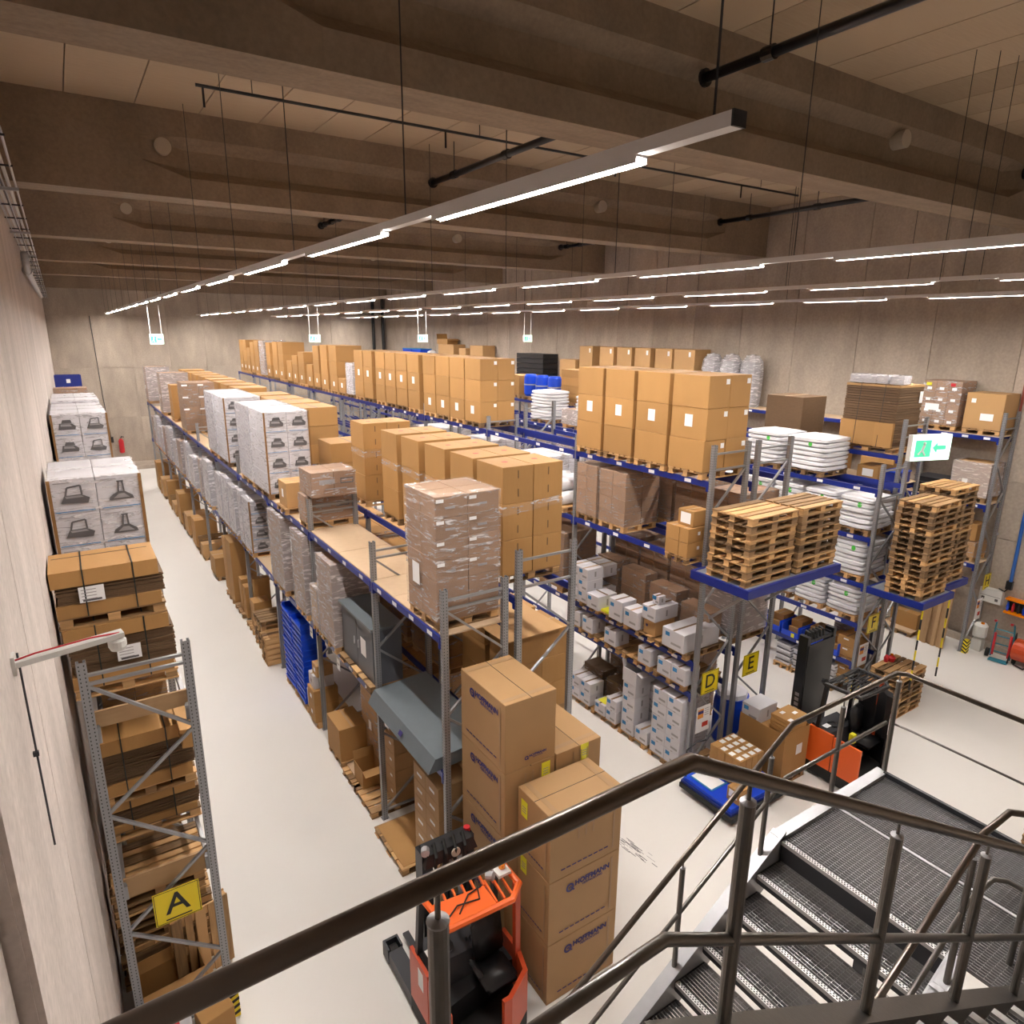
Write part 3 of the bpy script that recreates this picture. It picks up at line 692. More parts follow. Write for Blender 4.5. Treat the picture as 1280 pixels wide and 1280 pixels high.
F_ = rack('F', 'pallet rack row F full of white sacks, yellow sign F', 16.52, 17.6, [8.64, 12.85, 16.8, 20.8, 25, 29.2, 33.4, 37.6, 41.8, 46, 50], 6.33, (1.0, 2.1, 3.2, 4.43, 5.70), near=2, hs=[6.33, 6.2] + [5.69] * 9)
sign(F_, 'F', -0.02, 2.03); load_sign(F_, -0.3, 1.2); guard(F_, -0.55)
G_ = rack('G', 'taller pallet rack row G standing behind row F under the flat cardboard bundle', 17.95, 19.0, [9.0, 11.9, 15.9, 20, 24.2, 28.4, 32.6, 36.8, 41, 45.2, 49.4], 7.3, (3.2, 5.55, 6.35), near=2, hs=[7.3] + [6.34] * 10)
load_sign(G_, -0.35, 1.9)
H_ = rack('H', 'pallet rack row H standing against the right wall, yellow sign H', 22.0, 22.85, [8.35, 10.75, 14.5, 18.3, 22.1, 25.9, 29.7, 33.5, 37.3, 41.1, 44.9, 48.7], 7.3, (2.8, 4.62, 6.6), near=2, hs=[7.3, 7.0] + [6.59] * 10, decks={(0, 2): 2, (0, 0): 1, (0, 1): 1, (1, 2): 1, (2, 2): 1, (3, 2): 1})
sign(H_, 'H', 0.33, 2.15, w=0.45, h=0.5); load_sign(H_, 0.1, 1.3, 0.36, 0.7); guard(H_, -0.42)
# blue frames cantilevered on the row ends, carrying empty pallets
def platform(label, x0, x1, y0, y1, z, posts):
    t = thing('end_platform', label, 'rack platform', ((x0 + x1) / 2, (y0 + y1) / 2, z), 0, 'blue end platforms')
    w, d = (x1 - x0) / 2, (y1 - y0) / 2
    part('edge_beam', MB().box(-w, w, -d - .05, -d + .02, -0.16, 0.01), 'rack_blue', t)
    part('side_beam', MB().box(-w - .05, -w, -d - .05, d, -0.16, 0.01), 'rack_blue', t)
    part('side_beam', MB().box(w, w + .05, -d - .05, d, -0.16, 0.01), 'rack_blue', t)
    part('rear_beam', MB().box(-w, w, d - .06, d, -0.16, 0.01), 'rack_blue', t)
    part('steel_deck', MB().box(-w, w, -d + .02, d - .06, -0.03, 0.0), 'platform_grey', t)
    for k in range(3): part('cross_bar', MB().box(-w, w, -d + .2 + k * .4, -d + .26 + k * .4, -0.1, -0.03), 'platform_grey', t)
    for (px, py) in posts:
        part('support_bracket', MB().bar((px, py, -1.1), (px, -d + .2, -.16), 0.05, 0.05), 'brace_steel', t)
platform('blue platform on the ends of rows D and E under two pallet stacks', 9.85, 12.62, 7.23, 8.55, 4.9, [(-.9, .55), (.9, .55)])
platform('blue platform on the end of row F under two tall pallet stacks', 16.45, 17.85, 7.2, 8.55, 3.2, [])
for (x, y, lb) in ((16.5, 7.19, 'yellow and black marking chain hanging from the row F platform, near left'), (17.8, 7.19, 'yellow and black marking chain hanging from the row F platform, right'), ):
    t = thing('marking_chain', lb, 'chain', (x, y, 0.9), 0, 'marking chains')
    for k in range(8): part('chain_piece', MB().tube([(0, 0, k * .27), (0, 0, k * .27 + .25)], 0.022, 6), 'sign_yellow' if k % 2 else 'sign_black', t)

# ================================================================== GOODS
def appliance_prints(nx, nz, kinds=('iron',), rows=None, face='-y'):
    def pic(kind, s):
        def mk():
            mb = MB(); z = 0.0015
            if kind == 'iron':   # appliance with an upright handle loop over a flat base
                mb.poly([(-.5 * s, -.28 * s, z), (.42 * s, -.34 * s, z), (.5 * s, -.12 * s, z), (.2 * s, .04 * s, z), (-.36 * s, .02 * s, z)])
                mb.mi = 1; mb.poly([(-.34 * s, -.02 * s, z + .0005), (.2 * s, .0 * s, z + .0005), (.3 * s, -.08 * s, z + .0005), (-.3 * s, -.1 * s, z + .0005)]); mb.mi = 0
                for a, b in (((-.32, .02), (-.24, .34)), ((-.24, .34), (.22, .4)), ((.22, .4), (.24, .02))):
                    mb.bar((a[0] * s, a[1] * s, z), (b[0] * s, b[1] * s, z), .07 * s, .001)
            elif kind == 'press':
                mb.poly([(-.46 * s, -.34 * s, z), (.44 * s, -.34 * s, z), (.4 * s, -.2 * s, z), (.12 * s, .0 * s, z), (-.12 * s, .0 * s, z), (-.42 * s, -.2 * s, z)])
                mb.mi = 1; mb.poly([(-.3 * s, -.28 * s, z + .0005), (.3 * s, -.28 * s, z + .0005), (.1 * s, -.1 * s, z + .0005), (-.1 * s, -.1 * s, z + .0005)]); mb.mi = 0
                mb.bar((-.1 * s, 0, z), (-.06 * s, .42 * s, z), .07 * s, .001); mb.bar((.1 * s, 0, z), (.07 * s, .42 * s, z), .07 * s, .001); mb.bar((-.12 * s, .42 * s, z), (.12 * s, .42 * s, z), .06 * s, .001)
            else:
                mb.poly([(-.5 * s, -.3 * s, z), (.46 * s, -.3 * s, z), (.5 * s, -.08 * s, z), (.3 * s, .1 * s, z), (-.42 * s, .12 * s, z)])
                mb.mi = 1; mb.poly([(-.36 * s, -.08 * s, z + .0005), (.28 * s, -.1 * s, z + .0005), (.2 * s, .05 * s, z + .0005), (-.34 * s, .07 * s, z + .0005)]); mb.mi = 0
                mb.poly([(-.3 * s, .12 * s, z), (.3 * s, .12 * s, z), (.24 * s, .34 * s, z), (-.22 * s, .34 * s, z)])
            return mb.mesh('printed_picture', ['print_grey', 'print_mid'])
        return cached(('pic', kind, round(s, 3)), mk)
    def ex(o, sx, sy, sz):
        cx, cz = sx / nx, sz / nz
        for i in range(nx):
            for k in range(nz):
                kd = kinds[i % len(kinds)]
                s = min(cx * 0.62, cz * 0.8)
                link('printed_picture', pic(kd, s), o, (-sx / 2 + (i + .5) * cx + .02, -sy / 2 - .032, (k + .52) * cz), rot=(PI / 2, 0, 0))
                patch('printed_line', o, '-y', sx, sy, -sx / 2 + (i + .28) * cx, (k + .9) * cz, cx * .34, .014, 'print_mid', off=.031)
                patch('printed_line', o, '-y', sx, sy, -sx / 2 + (i + .5) * cx, (k + .07) * cz, cx * .85, .012, 'print_sky', off=.031)
        for j in (0, 1):
            patch('edge_protector', o, '-y', sx, sy, (-sx / 2 + .01) if j == 0 else (sx / 2 - .01), sz / 2, .045, sz, 'edge_brown', off=.034)
    return ex

# ---- row A, top shelf: folded cardboard bundles and appliance cartons
def bundle(x0, y0, z0, sx, sy, sz, lab, paper=None, lid=0.19, sheets_h=None, place='', pallet_lab=None):
    pallet(x0 + sx / 2, y0 + sy / 2, z0, pallet_lab or 'dark pallet under ' + lab[:60], w=sx * .97, d=sy * .95, detail=True, group='pallets of row A')
    z = z0 + .146; t = thing('cardboard_bundle', lab, 'cardboard', (x0 + sx / 2, y0 + sy / 2, z), 0, 'strapped bundles of folded cardboard')
    part('lower_tray', MB().box(-sx / 2 + .02, sx / 2 - .06, -sy / 2 + .01, sy / 2 - .01, 0, lid * .8), 'cardboard', t)
    n = max(4, int((sz - lid * 1.3) / 0.028)); h = (sz - lid * .8 - lid) / n; rr = random.Random(int(z0 * 100))
    for k in range(n):
        a, b = rr.uniform(0, .03), rr.uniform(0, .03)
        part('folded_sheet', MB().box(-sx / 2 + .03 + a, sx / 2 - b, -sy / 2 + .03 + a, sy / 2 - .02 - b, lid * .8 + k * h + .001, lid * .8 + (k + 1) * h - .003), 'cardboard_dark', t)
    part('upper_tray', MB().box(-sx / 2, sx / 2 - .06, -sy / 2 - .01, sy / 2, sz - lid, sz), 'cardboard', t)
    part('top_flap', MB().box(-sx / 2 + .03, sx / 2 - .12, sy / 2 - .22, sy / 2 - .2, sz, sz + .004), 'tape_dark', t)
    for u in (-sx * .22, sx * .22):
        part('strap', MB().bar((u, -sy / 2 - .016, 0), (u, -sy / 2 - .016, sz + .005), .016, .004, up=(0, 1, 0)).bar((u, -sy / 2 - .016, sz + .006), (u, sy / 2, sz + .006), .016, .004), 'strap_black', t)
    if paper is not None:
        patch('delivery_note', t, '-y', sx, sy, paper, sz * .47, .27, .2, 'paper', off=.015)
        for q in range(4): patch('printed_line', t, '-y', sx, sy, paper - .03, sz * .47 + .06 - q * .04, .16, .008, 'print_mid', off=.0175)
        patch('bar_code', t, '-y', sx, sy, paper, sz * .47 - .075, .2, .025, 'print_grey', off=.0175)
    return t
bundle(-0.44, 9.3, 4.87, 1.22, .82, 0.81, 'strapped cardboard bundle on the row A shelf, below the topmost bundle, note at right', 0.06, pallet_lab='pallet between shelf and second strapped cardboard bundle of row A')
bundle(-0.48, 9.3, 5.83, 1.22, .82, 0.60, 'topmost strapped cardboard bundle at the near end of row A, note at left', -0.2, lid=.2, pallet_lab='dark pallet between the two top strapped bundles of row A')
bundle(-0.36, 9.35, 2.63, 1.2, .8, 0.46, 'low strapped cardboard bundle directly above the yellow sign A', None, lid=.12, pallet_lab='pallet on the shelf above the yellow sign A')
bundle(-0.36, 9.3, 3.24, 1.2, .8, 0.82, 'tall strapped cardboard bundle behind the end frame braces of row A', None, lid=.2, pallet_lab='dark pallet between the two lower strapped bundles of row A')
t = thing('folded_carton', 'light brown folded carton leaning at the right edge of the tall row A bundle', 'box', (0.78, 9.15, 4.25)); t.rotation_euler = (0, 0.12, 0)
part('flap', MB().box(-.14, .1, -.25, .45, 0, .05), 'cardboard', t); part('flap', MB().box(-.10, .12, -.25, .45, -.22, 0), 'cardboard', t)
for k in range(5):
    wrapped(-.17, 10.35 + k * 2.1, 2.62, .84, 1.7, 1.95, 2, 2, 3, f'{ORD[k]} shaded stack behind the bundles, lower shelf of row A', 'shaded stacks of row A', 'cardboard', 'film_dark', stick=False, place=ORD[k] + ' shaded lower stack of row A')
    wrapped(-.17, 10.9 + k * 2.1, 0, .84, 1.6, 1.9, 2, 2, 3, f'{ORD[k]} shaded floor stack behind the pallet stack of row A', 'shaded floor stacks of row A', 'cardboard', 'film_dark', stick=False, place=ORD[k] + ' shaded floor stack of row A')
carton(.15, 10.6, 4.88, 1.0, .8, .75, 'shaded brown carton right behind the two top bundles of row A', None, 'cardboard')
for k in range(2):
    wrapped(-.42, 11.75 + k * .85, 5.0, 1.2, .83, 2.1, 2, 1, 4, ('white appliance cartons with printed handle irons, nearest film wrapped stack of row A', 'white appliance carton stack hidden close behind the nearest white stack of row A')[k],
            'white appliance stacks', 'white_card', 'film', extra=appliance_prints(2, 4, ('iron', 'press')) if k == 0 else None, seed=k, stick=False, place=('nearest white appliance stack of row A', 'second white appliance stack of row A')[k])
for k in range(6):
    wrapped(-.42, 20.0 + k * 1.22, 5.0, 1.2, 1.18, 2.2 - .03 * (k % 3), 2, 1, 4, ORD[k] + ' stack of the farther row of white appliance cartons on row A', 'white appliance stacks', 'white_card', 'film',
            extra=appliance_prints(2, 4, ('box', 'iron')) if k == 0 else None, seed=k, stick=False, place=ORD[k] + ' farther white stack of row A')
wrapped(-.45, 33.4, 5.0, 1.2, 1.2, 1.85, 3, 1, 6, 'brown film wrapped stack with pale top behind the white cartons of row A', None, 'cardboard_pink', 'film', place='brown wrapped stack on row A')
t = thing('plastic_crate', 'blue plastic crate on top of the far end of row A', 'crate', (0.16, 43.4, 5.0))
pallet(0.16, 43.4, 4.96, 'pallet under the blue crate at the far end of row A')
t.location.z = 5.11
part('wall', MB().box(-.6, .6, -.4, -.36, 0, 1.9).box(-.6, .6, .36, .4, 0, 1.9).box(-.6, -.56, -.36, .36, 0, 1.9).box(.56, .6, -.36, .36, 0, 1.9), 'rack_blue', t); part('bottom', MB().box(-.56, .56, -.36, .36, .02, .06), 'rack_blue', t)
part('label', MB().box(-.08, .1, -.41, -.40, 1.5, 1.7), 'paper', t)
# row A floor: pallets stacked and leaning, open cartons
zz = 0
for k in range(13):
    pallet(0.2 + R.uniform(-.05, .05), 9.9 + R.uniform(-.03, .03), zz, f'empty pallet in the dark stack under sign A, {tier(k, 13)}', w=1.2, d=.8, detail=True, group='pallet stack under sign A', rz=R.uniform(-.03, .03)); zz += .146
pallet(0.05, 9.38, 0.42, 'empty pallet standing upright before the row A pallet stack, left', detail=True, group='upright pallets in row A', rot=(PI / 2 - .12, 0.0, .05), w=.8, d=.8)
pallet(0.58, 9.28, 0.66, 'empty pallet standing upright behind the right post of row A', detail=True, group='upright pallets in row A', rot=(PI / 2 - .1, PI / 2, .12))
def open_box(x, y, z, sx, sy, sz, lab, mn='cardboard', rz=0, flaps=True, group=None, name='open_carton'):
    t = thing(name, lab, 'box', (x, y, z), rz, group); e = .008
    part('wall', MB().box(-sx / 2, sx / 2, -sy / 2, -sy / 2 + e, 0, sz).box(-sx / 2, sx / 2, sy / 2 - e, sy / 2, 0, sz).box(-sx / 2, -sx / 2 + e, -sy / 2 + e, sy / 2 - e, 0, sz).box(sx / 2 - e, sx / 2, -sy / 2 + e, sy / 2 - e, 0, sz), mn, t)
    part('bottom', MB().box(-sx / 2 + e, sx / 2 - e, -sy / 2 + e, sy / 2 - e, 0, e), mn, t)
    if flaps:
        f = min(sx, sy) * .45
        part('flap', MB().hexa([(-sx / 2, -sy / 2, sz), (sx / 2, -sy / 2, sz), (sx / 2, -sy / 2 + e, sz), (-sx / 2, -sy / 2 + e, sz), (-sx / 2, -sy / 2 - f * .8, sz - f * .3), (sx / 2, -sy / 2 - f * .8, sz - f * .3), (sx / 2, -sy / 2 - f * .8, sz - f * .3 + e), (-sx / 2, -sy / 2 - f * .8, sz - f * .3 + e)]), mn, t)
        part('flap', MB().hexa([(-sx / 2, sy / 2 - e, sz), (sx / 2, sy / 2 - e, sz), (sx / 2, sy / 2, sz), (-sx / 2, sy / 2, sz), (-sx / 2, sy / 2 + f * .2, sz + f * .9), (sx / 2, sy / 2 + f * .2, sz + f * .9), (sx / 2, sy / 2 + f * .2 + e, sz + f * .9), (-sx / 2, sy / 2 + f * .2 + e, sz + f * .9)]), mn, t)
    return t
open_box(0.12, 8.93, 0.0, .85, .42, .62, 'open brown carton with a raised flap at the foot of row A', rz=.1)
o = carton(0.0, 8.05, 0.0, .55, .4, .62, 'white carton with red tape partly behind the handrail at row A', None, 'white_card', tape=None)
patch('red_tape', o, '-y', .55, .4, 0, .5, .55, .06, 'red'); link('red_tape', MB().box(-.03, .03, -.2, .2, 0, .003).mesh('red_tape', 'red'), o, (.1, 0, .62))
o = carton(0.55, 8.1, 0.0, .42, .32, .55, 'small brown carton with red striped tape beside the white carton', None, 'cardboard', tape=None, rz=.2)
for k in range(3): patch('red_stripe', o, '-y', .42, .32, -.12 + k * .06, .3, .03, .08, 'red')

# ---- row B, top shelf
ZB = 5.056
def stickers(nx, nz, rows, w=.12, h=.05):
    def ex(o, sx, sy, sz):
        for k in rows:
            for i in range(nx):
                patch('white_sticker', o, '-y', sx, sy, -sx / 2 + (i + .12) * sx / nx, (k + .82) * sz / nz, w, h, 'paper', off=.03)
                patch('printed_mark', o, '-y', sx, sy, -sx / 2 + (i + .45) * sx / nx, (k + .45) * sz / nz, .16, .035, 'print_mid', off=.001)
    return ex
def aload(o, sx, sy, sz):
    stickers(2, 6, (2, 3, 4, 5))(o, sx, sy, sz); patch('delivery_note', o, '-x', sx, sy, -.12, .62, .24, .34, 'paper', off=.034)
wrapped(4.16, 8.36, ZB, 1.08, 1.0, 1.92, 2, 2, 6, 'tall film wrapped stack of brown cartons on the nearest end of row B', None, 'cardboard_pink', 'film', extra=aload, stick=False, pdetail=True, place='nearest film wrapped stack on row B')
def cload(o, sx, sy, sz):
    patch('printed_mark', o, '-y', sx, sy, -.15, sz * .6, .35, .1, 'print_mid', off=.001); patch('printed_mark', o, '-y', sx, sy, .3, sz * .6, .3, .13, 'print_grey', off=.001)
    patch('printed_mark', o, '-y', sx, sy, .3, sz * .6, .25, .07, 'cardboard_pink', off=.0025)
    patch('printed_line', o, '-y', sx, sy, 0.05, sz * .3, .5, .03, 'print_mid', off=.001)
wrapped(4.12, 14.3, ZB, 1.12, .95, .62, 1, 1, 1, 'lower wide film wrapped carton with dark printed panels beside the bare deck of row B', None, 'cardboard_pink', 'film', extra=cload, stick=False, pdetail=True, place='two stacked wrapped cartons on row B')
wrapped(4.18, 14.35, ZB + .146 + .64, 1.0, .9, .56, 2, 2, 2, 'smaller film wrapped stack on top of the wide printed carton, row B', None, 'cardboard_pink', 'film', extra=cload, pal=False, stick=False)
o = carton(4.42, 16.6, ZB + .146, .6, .7, .62, 'orange brown carton behind the two stacked wrapped cartons on row B', None, 'cardboard_light', [('-x', 0, .33, .14, .2, 'paper')])
pallet(4.45, 16.6, ZB, 'pallet under the orange brown carton of row B', w=.8, d=.8)
def wl_(k, y, z1, far=False):
    pass
for k, (y, top) in enumerate(((17.95, 7.35), (19.7, 7.35), (23.1, 7.3), (24.9, 7.3))):
    wrapped(4.12, y, ZB, 1.16, 1.66 if k % 2 == 0 else 1.6, top - ZB - .146, 2, 2, 4,
            ('nearer white stack of appliance cartons on the top shelf of row B', 'white appliance carton stack directly behind the nearer one on row B', 'farther white stack of appliance cartons with brown edge guards on row B', 'white appliance carton stack behind the farther one on row B')[k],
            'white appliance stacks on row B', 'white_card', 'film_milky' if k % 2 else 'film', extra=appliance_prints(2, 4, ('box', 'box')) if k % 2 == 0 else None, seed=k, stick=False,
            place=('nearer white stack of row B', 'second white stack of row B', 'third white stack of row B', 'fourth white stack of row B')[k])
wrapped(4.1, 31.6, ZB, 1.25, 1.5, 2.0, 2, 2, 4, 'brown film wrapped stack with white stickers before the far end of row B', None, 'cardboard_pink', 'film_dark', extra=stickers(2, 4, (1, 2, 3), .22, .07), stick=False, place='brown wrapped stack before the far end of row B')
cstack(4.2, 36.2, ZB, 2, 1, 2, .55, 1.0, .8, 'plain brown carton', 'pile behind the brown wrapped stack, row B', 'far cartons of row B')
wrapped(4.1, 39.2, ZB, 1.3, 1.3, 2.0, 2, 2, 5, 'film wrapped brown stack with ragged top near the far end of row B', None, 'cardboard_pink', 'film_milky', place='ragged topped wrapped stack of row B')
wrapped(4.1, 46.0, ZB, 1.25, 1.5, 2.0, 2, 2, 6, 'last film wrapped stack at the far end of row B, striped side', None, 'cardboard_pink', 'film_milky', place='last stack of row B')
# ---- row B, middle shelf (z 2.745)
ZM = 2.745
t = thing('bench_cover', 'dark grey steel cover lying across the nearest middle shelf of row B', 'cover', (4.5, 9.57, ZM + .15))
pallet(4.75, 9.6, ZM - .01, 'pallet under the dark grey steel cover, row B', w=.8, d=2.2, detail=True)
part('top_panel', MB().hexa([(-.42, -1.26, .02), (.62, -1.26, .10), (.62, 1.26, .10), (-.42, 1.26, .02), (-.42, -1.26, .05), (.62, -1.26, .13), (.62, 1.26, .13), (-.42, 1.26, .05)]), 'bench_grey', t)
part('front_fold', MB().hexa([(-.58, -1.26, -.18), (-.55, -1.26, -.18), (-.55, 1.26, -.18), (-.58, 1.26, -.18), (-.45, -1.26, .05), (-.42, -1.26, .05), (-.42, 1.26, .05), (-.45, 1.26, .05)]), 'bench_grey', t)
part('side_panel', MB().hexa([(-.56, -1.26, -.18), (.62, -1.26, -.1), (.62, -1.23, -.1), (-.56, -1.23, -.18), (-.43, -1.26, .03), (.62, -1.26, .1), (.62, -1.23, .1), (-.43, -1.23, .03)]), 'bench_grey', t)
for y in (-.2,): part('sticker', MB().hexa([(-.572, y, -.1), (-.57, y, -.1), (-.57, y + .12, -.1), (-.572, y + .12, -.1), (-.53, y, -.03), (-.528, y, -.03), (-.528, y + .12, -.03), (-.53, y + .12, -.03)]), 'print_blue', t)
t = thing('steel_cabinet', 'dark grey two-door steel cabinet on the middle shelf of row B', 'cabinet', (4.42, 11.92, ZM + .146))
pallet(4.6, 11.88, ZM, 'pallet under the dark grey steel cabinet', w=1.1, d=1.75, detail=True)
part('body', MB().box(-.26, .3, -.9, .8, 0, 1.12), 'cabinet_grey', t)
part('top_panel', MB().box(-.32, .34, -.93, .83, 1.12, 1.17), 'bench_grey', t)
for y0, y1 in ((-.88, -.05), (-.03, .78)):
    d = part('door', MB().box(-.275, -.26, y0, y1, .04, 1.08), 'cabinet_grey', t)
    hy = (y1 - .1) if y0 < -.5 else (y0 + .1)
    part('handle', MB().box(-.3, -.276, hy - .015, hy + .015, .5, .66), 'galv_light', d)
part('paper_note', MB().box(-.28, -.277, -.52, -.25, .42, .78), 'paper', t)
def mid(y, sy, h, nz, lab, mn='cardboard_pink', fm='film_milky', x0=4.05, sx=1.0, seed=0, ny=1):
    wrapped(x0, y, ZM, sx, sy, h, 2, ny, nz, lab, 'milky wrapped stacks on the middle shelf of row B', mn, fm, stick=False, seed=seed, place=lab.replace('film wrapped', '')[:60])
mid(12.95, 1.0, 1.85, 3, 'narrow milky film wrapped stack left of the dark cabinet, row B')
mid(14.05, .5, .95, 2, 'low wrapped carton right of the second post, row B', 'cardboard_light')
mid(14.95, .95, 1.95, 3, 'tall milky wrapped stack above the blue bins, right one')
mid(16.75, 1.3, 1.95, 1, 'tallest milky wrapped slab above the blue bins, left one')
for k, (y, sy, lab) in enumerate(((20.4, .95, 'nearest'), (21.45, .95, 'second'), (22.5, .95, 'third'), (23.6, .95, 'fourth'), (24.75, .95, 'fifth'))):
    wrapped(4.05, y, ZM, 1.12, sy, 1.6 + .1 * (k % 2), 2, 1, 4, f'{lab} white film wrapped stack on the middle shelf under the white appliance stacks', 'white wrapped stacks, middle shelf of row B', 'white_card', 'film_milky', extra=appliance_prints(2, 4, ('box', 'iron')) if k == 0 else None, stick=False, seed=k, place=lab + ' white stack, middle shelf of row B')
for k in range(11):
    wrapped(4.05, 27.0 + k * 1.75, ZM, 1.1, 1.3, 1.7 - .2 * (k % 3), 2, 1, 4, f'{ORD[k]} wrapped stack along the far middle shelf of row B', 'far wrapped stacks, middle shelf of row B', ('white_card', 'cardboard_pink', 'white_card')[k % 3], 'film_milky', stick=False, seed=k, place=ORD[k] + ' far stack, middle shelf of row B')
# ---- row B floor
def floor_pallet(y, lab, sy=.8, x=4.45, sx=1.0): pallet(x, y, 0, lab, w=sx, d=sy, detail=y < 15)
floor_pallet(8.85, 'floor pallet under the nearest small carton stack of row B', .95, 4.65)
for k in range(7):
    for j in range(2):
        o = carton(4.42, 8.62 + j * .47, .146 + k * .31, .6, .46, .305, f'small flat brown carton in the nearest floor stack of row B, {tier(k, 7)} {("near", "far")[j]}', 'nearest floor stack of row B', 'cardboard_print', [('-x', 0, .15, .18, .05, 'paper')], tape='y')
floor_pallet(10.0, 'floor pallet holding a flat cardboard sheet behind the small carton stack', 1.3, 4.4, 1.1)
t = thing('cardboard_sheet', 'bent cardboard sheet on the floor pallet behind the small carton stack', 'cardboard', (4.4, 10.0, .147)); part('sheet', MB().box(-.5, .5, -.6, .6, 0, .012), 'cardboard', t)
part('bent_edge', MB().hexa([(.3, -.6, .013), (.33, -.6, .013), (.33, .6, .013), (.3, .6, .013), (.48, -.6, .4), (.5, -.6, .4), (.5, .6, .4), (.48, .6, .4)]), 'cardboard', t)
for k in range(4): carton(4.72, 11.3, .146 + k * .37, .5, .6, .365, f'brown carton behind the second post, {tier(k, 4)} of its floor stack', 'second floor stack of row B', 'cardboard_print', [('-x', .1, .2, .1, .05, 'paper')])
floor_pallet(11.5, 'long floor pallet beside the second row B post', 1.1, 4.5, 1.1)
t = open_box(4.3, 12.05, .146, .45, .5, .42, 'half open brown carton on the long floor pallet, row B')
floor_pallet(12.35, 'pallet with an empty chipboard top between two floor cartons, row B', .8, 4.5, 1.1)
link_ = thing('chipboard_sheet', 'plain chipboard sheet lying on the near floor pallet of row B', 'board', (4.28, 12.55, .147)); part('sheet', MB().box(-.2, .2, -.25, .25, 0, .016), 'chipboard', link_)
o = carton(4.3, 13.35, .146, .62, .85, .8, 'single plain brown carton on its own floor pallet right of the third post', None, 'cardboard', tape='y'); floor_pallet(13.35, 'small pallet under the single plain brown carton, row B', .9, 4.4, .8)
carton(4.95, 13.3, .0, .5, .9, .75, 'dark brown carton behind the single plain floor carton, row B', None, 'cardboard')
wrapped(4.62, 12.3, .0, .6, .9, 2.3, 1, 1, 3, 'tall wrapped brown stack in the shade behind the floor cartons, row B', None, 'cardboard_light', 'film', stick=True, pal=True, place='tall shaded stack, row B floor')
# blue bins
def bin_mesh():
    mb = MB(); a, b, h, e = .30, .40, .17, .012
    mb.box(-a, a, -b, b, 0, .012); mb.box(-a, a, -b, -b + e, .012, h); mb.box(-a, a, b - e, b, .012, h); mb.box(a - e, a, -b + e, b - e, .012, h)
    mb.box(-a, -a + e, -b + e, b - e, .012, h * .55)
    mb.box(-a - .02, -a, -b - .02, b + .02, h * .5, h * .62); mb.box(-a, a, -b - .02, -b, h - .02, h); mb.box(-a, a, b, b + .02, h - .02, h)
    return mb.mesh('storage_bin', 'bin_blue')
bm_ = bin_mesh(); bl_ = MB().box(-.001, .001, -.09, .09, -.03, .03).mesh('front_lip', 'plastic_blue')
floor_pallet(16.6, 'floor pallet under the two columns of blue bins', 1.9, 4.5, .9)
for c_ in range(2):
    for k in range(15):
        o = thing('storage_bin', f'blue open-front plastic bin in the {("near", "far")[c_]} column, {tier(k, 15)}', 'bin', (4.36 + .01 * (k % 2), 16.15 + c_ * .92, .146 + k * .145), R.uniform(-.03, .03), 'blue bins stacked on the floor of row B', bm_)
        if c_ == 0: link('front_lip', bl_, o, (-.325, 0, .1))
floor_pallet(15.1, 'floor pallet under the white and brown boxes right of the blue bins', 1.2, 4.5, .9)
for (y, z, sx, sy, sz, mn, lb) in ((15.5, .146, .4, .4, .5, 'white_card', 'white boxed machine on the floor pallet beside the blue bins'), (15.0, .146, .6, .5, .45, 'cardboard', 'brown carton right of the white box by the blue bins'),
                                   (15.0, .6, .6, .5, .4, 'cardboard', 'brown carton with label on the floor stack beside the blue bins'), (15.05, 1.0, .5, .4, .35, 'white_card', 'white carton with open flap on top of the floor stack by the bins'), (14.9, 1.36, .4, .36, .3, 'cardboard_light', 'small brown carton topmost beside the blue bins')):
    carton(4.3, y, z, sx, sy, sz, lb, 'mixed boxes beside the blue bins', mn, [('-x', 0, sz * .5, .12, .1, 'paper' if mn != 'white_card' else 'print_mid')])
t = thing('shipping_label_holder', 'blue carton strip between the white boxes beside the bins', 'box', (4.14, 15.28, .62)); part('strip', MB().box(-.02, .02, -.12, .12, 0, .34), 'plastic_blue', t); t['category'] = 'box'
# upright pallets and slim cartons further along
for k in range(4):
    pallet(4.4, 18.75 + k * .17, .6, 'pallet standing upright under the empty middle deck, ' + ORD[k] + ' from the blue bins', w=1.2, d=.8, group='upright pallets in row B', rot=(PI / 2, 0, PI / 2 + .0) if False else (PI / 2 - .05, 0, 0), detail=False).location.z = .42
for k in range(7): pallet(4.45, 20.0, k * .146, f'flat lying pallet in the short stack under the empty middle deck, {tier(k, 7)}', w=1.1, d=1.0, group='short pallet stack in row B')
def tall(y, w, h, lab, x=4.3, sx=.5, mn='cardboard'): carton(x, y, .1, sx, w, h, lab, 'slim upright cartons on the floor of row B', mn, tape='y')
tall(21.3, .55, .95, 'low slim brown carton just left of the upright pallets'); tall(21.9, .35, 1.5, 'slim brown carton next to the low slim one, row B floor', 4.5)
tall(22.4, .4, 1.1, 'short slim carton, third left of the upright pallets'); tall(22.95, .4, 1.2, 'slim carton, fourth left of the upright pallets')
tall(24.3, .9, 2.2, 'tallest brown carton column on the floor of row B', 4.4, .8); tall(25.4, .6, 2.0, 'second tall brown carton column farther along the floor of row B', 4.4, .7)
for k in range(3): floor_pallet(21.6 + k * 1.5, f'{ORD[k]} low pallet under the slim upright cartons of row B', 1.2)
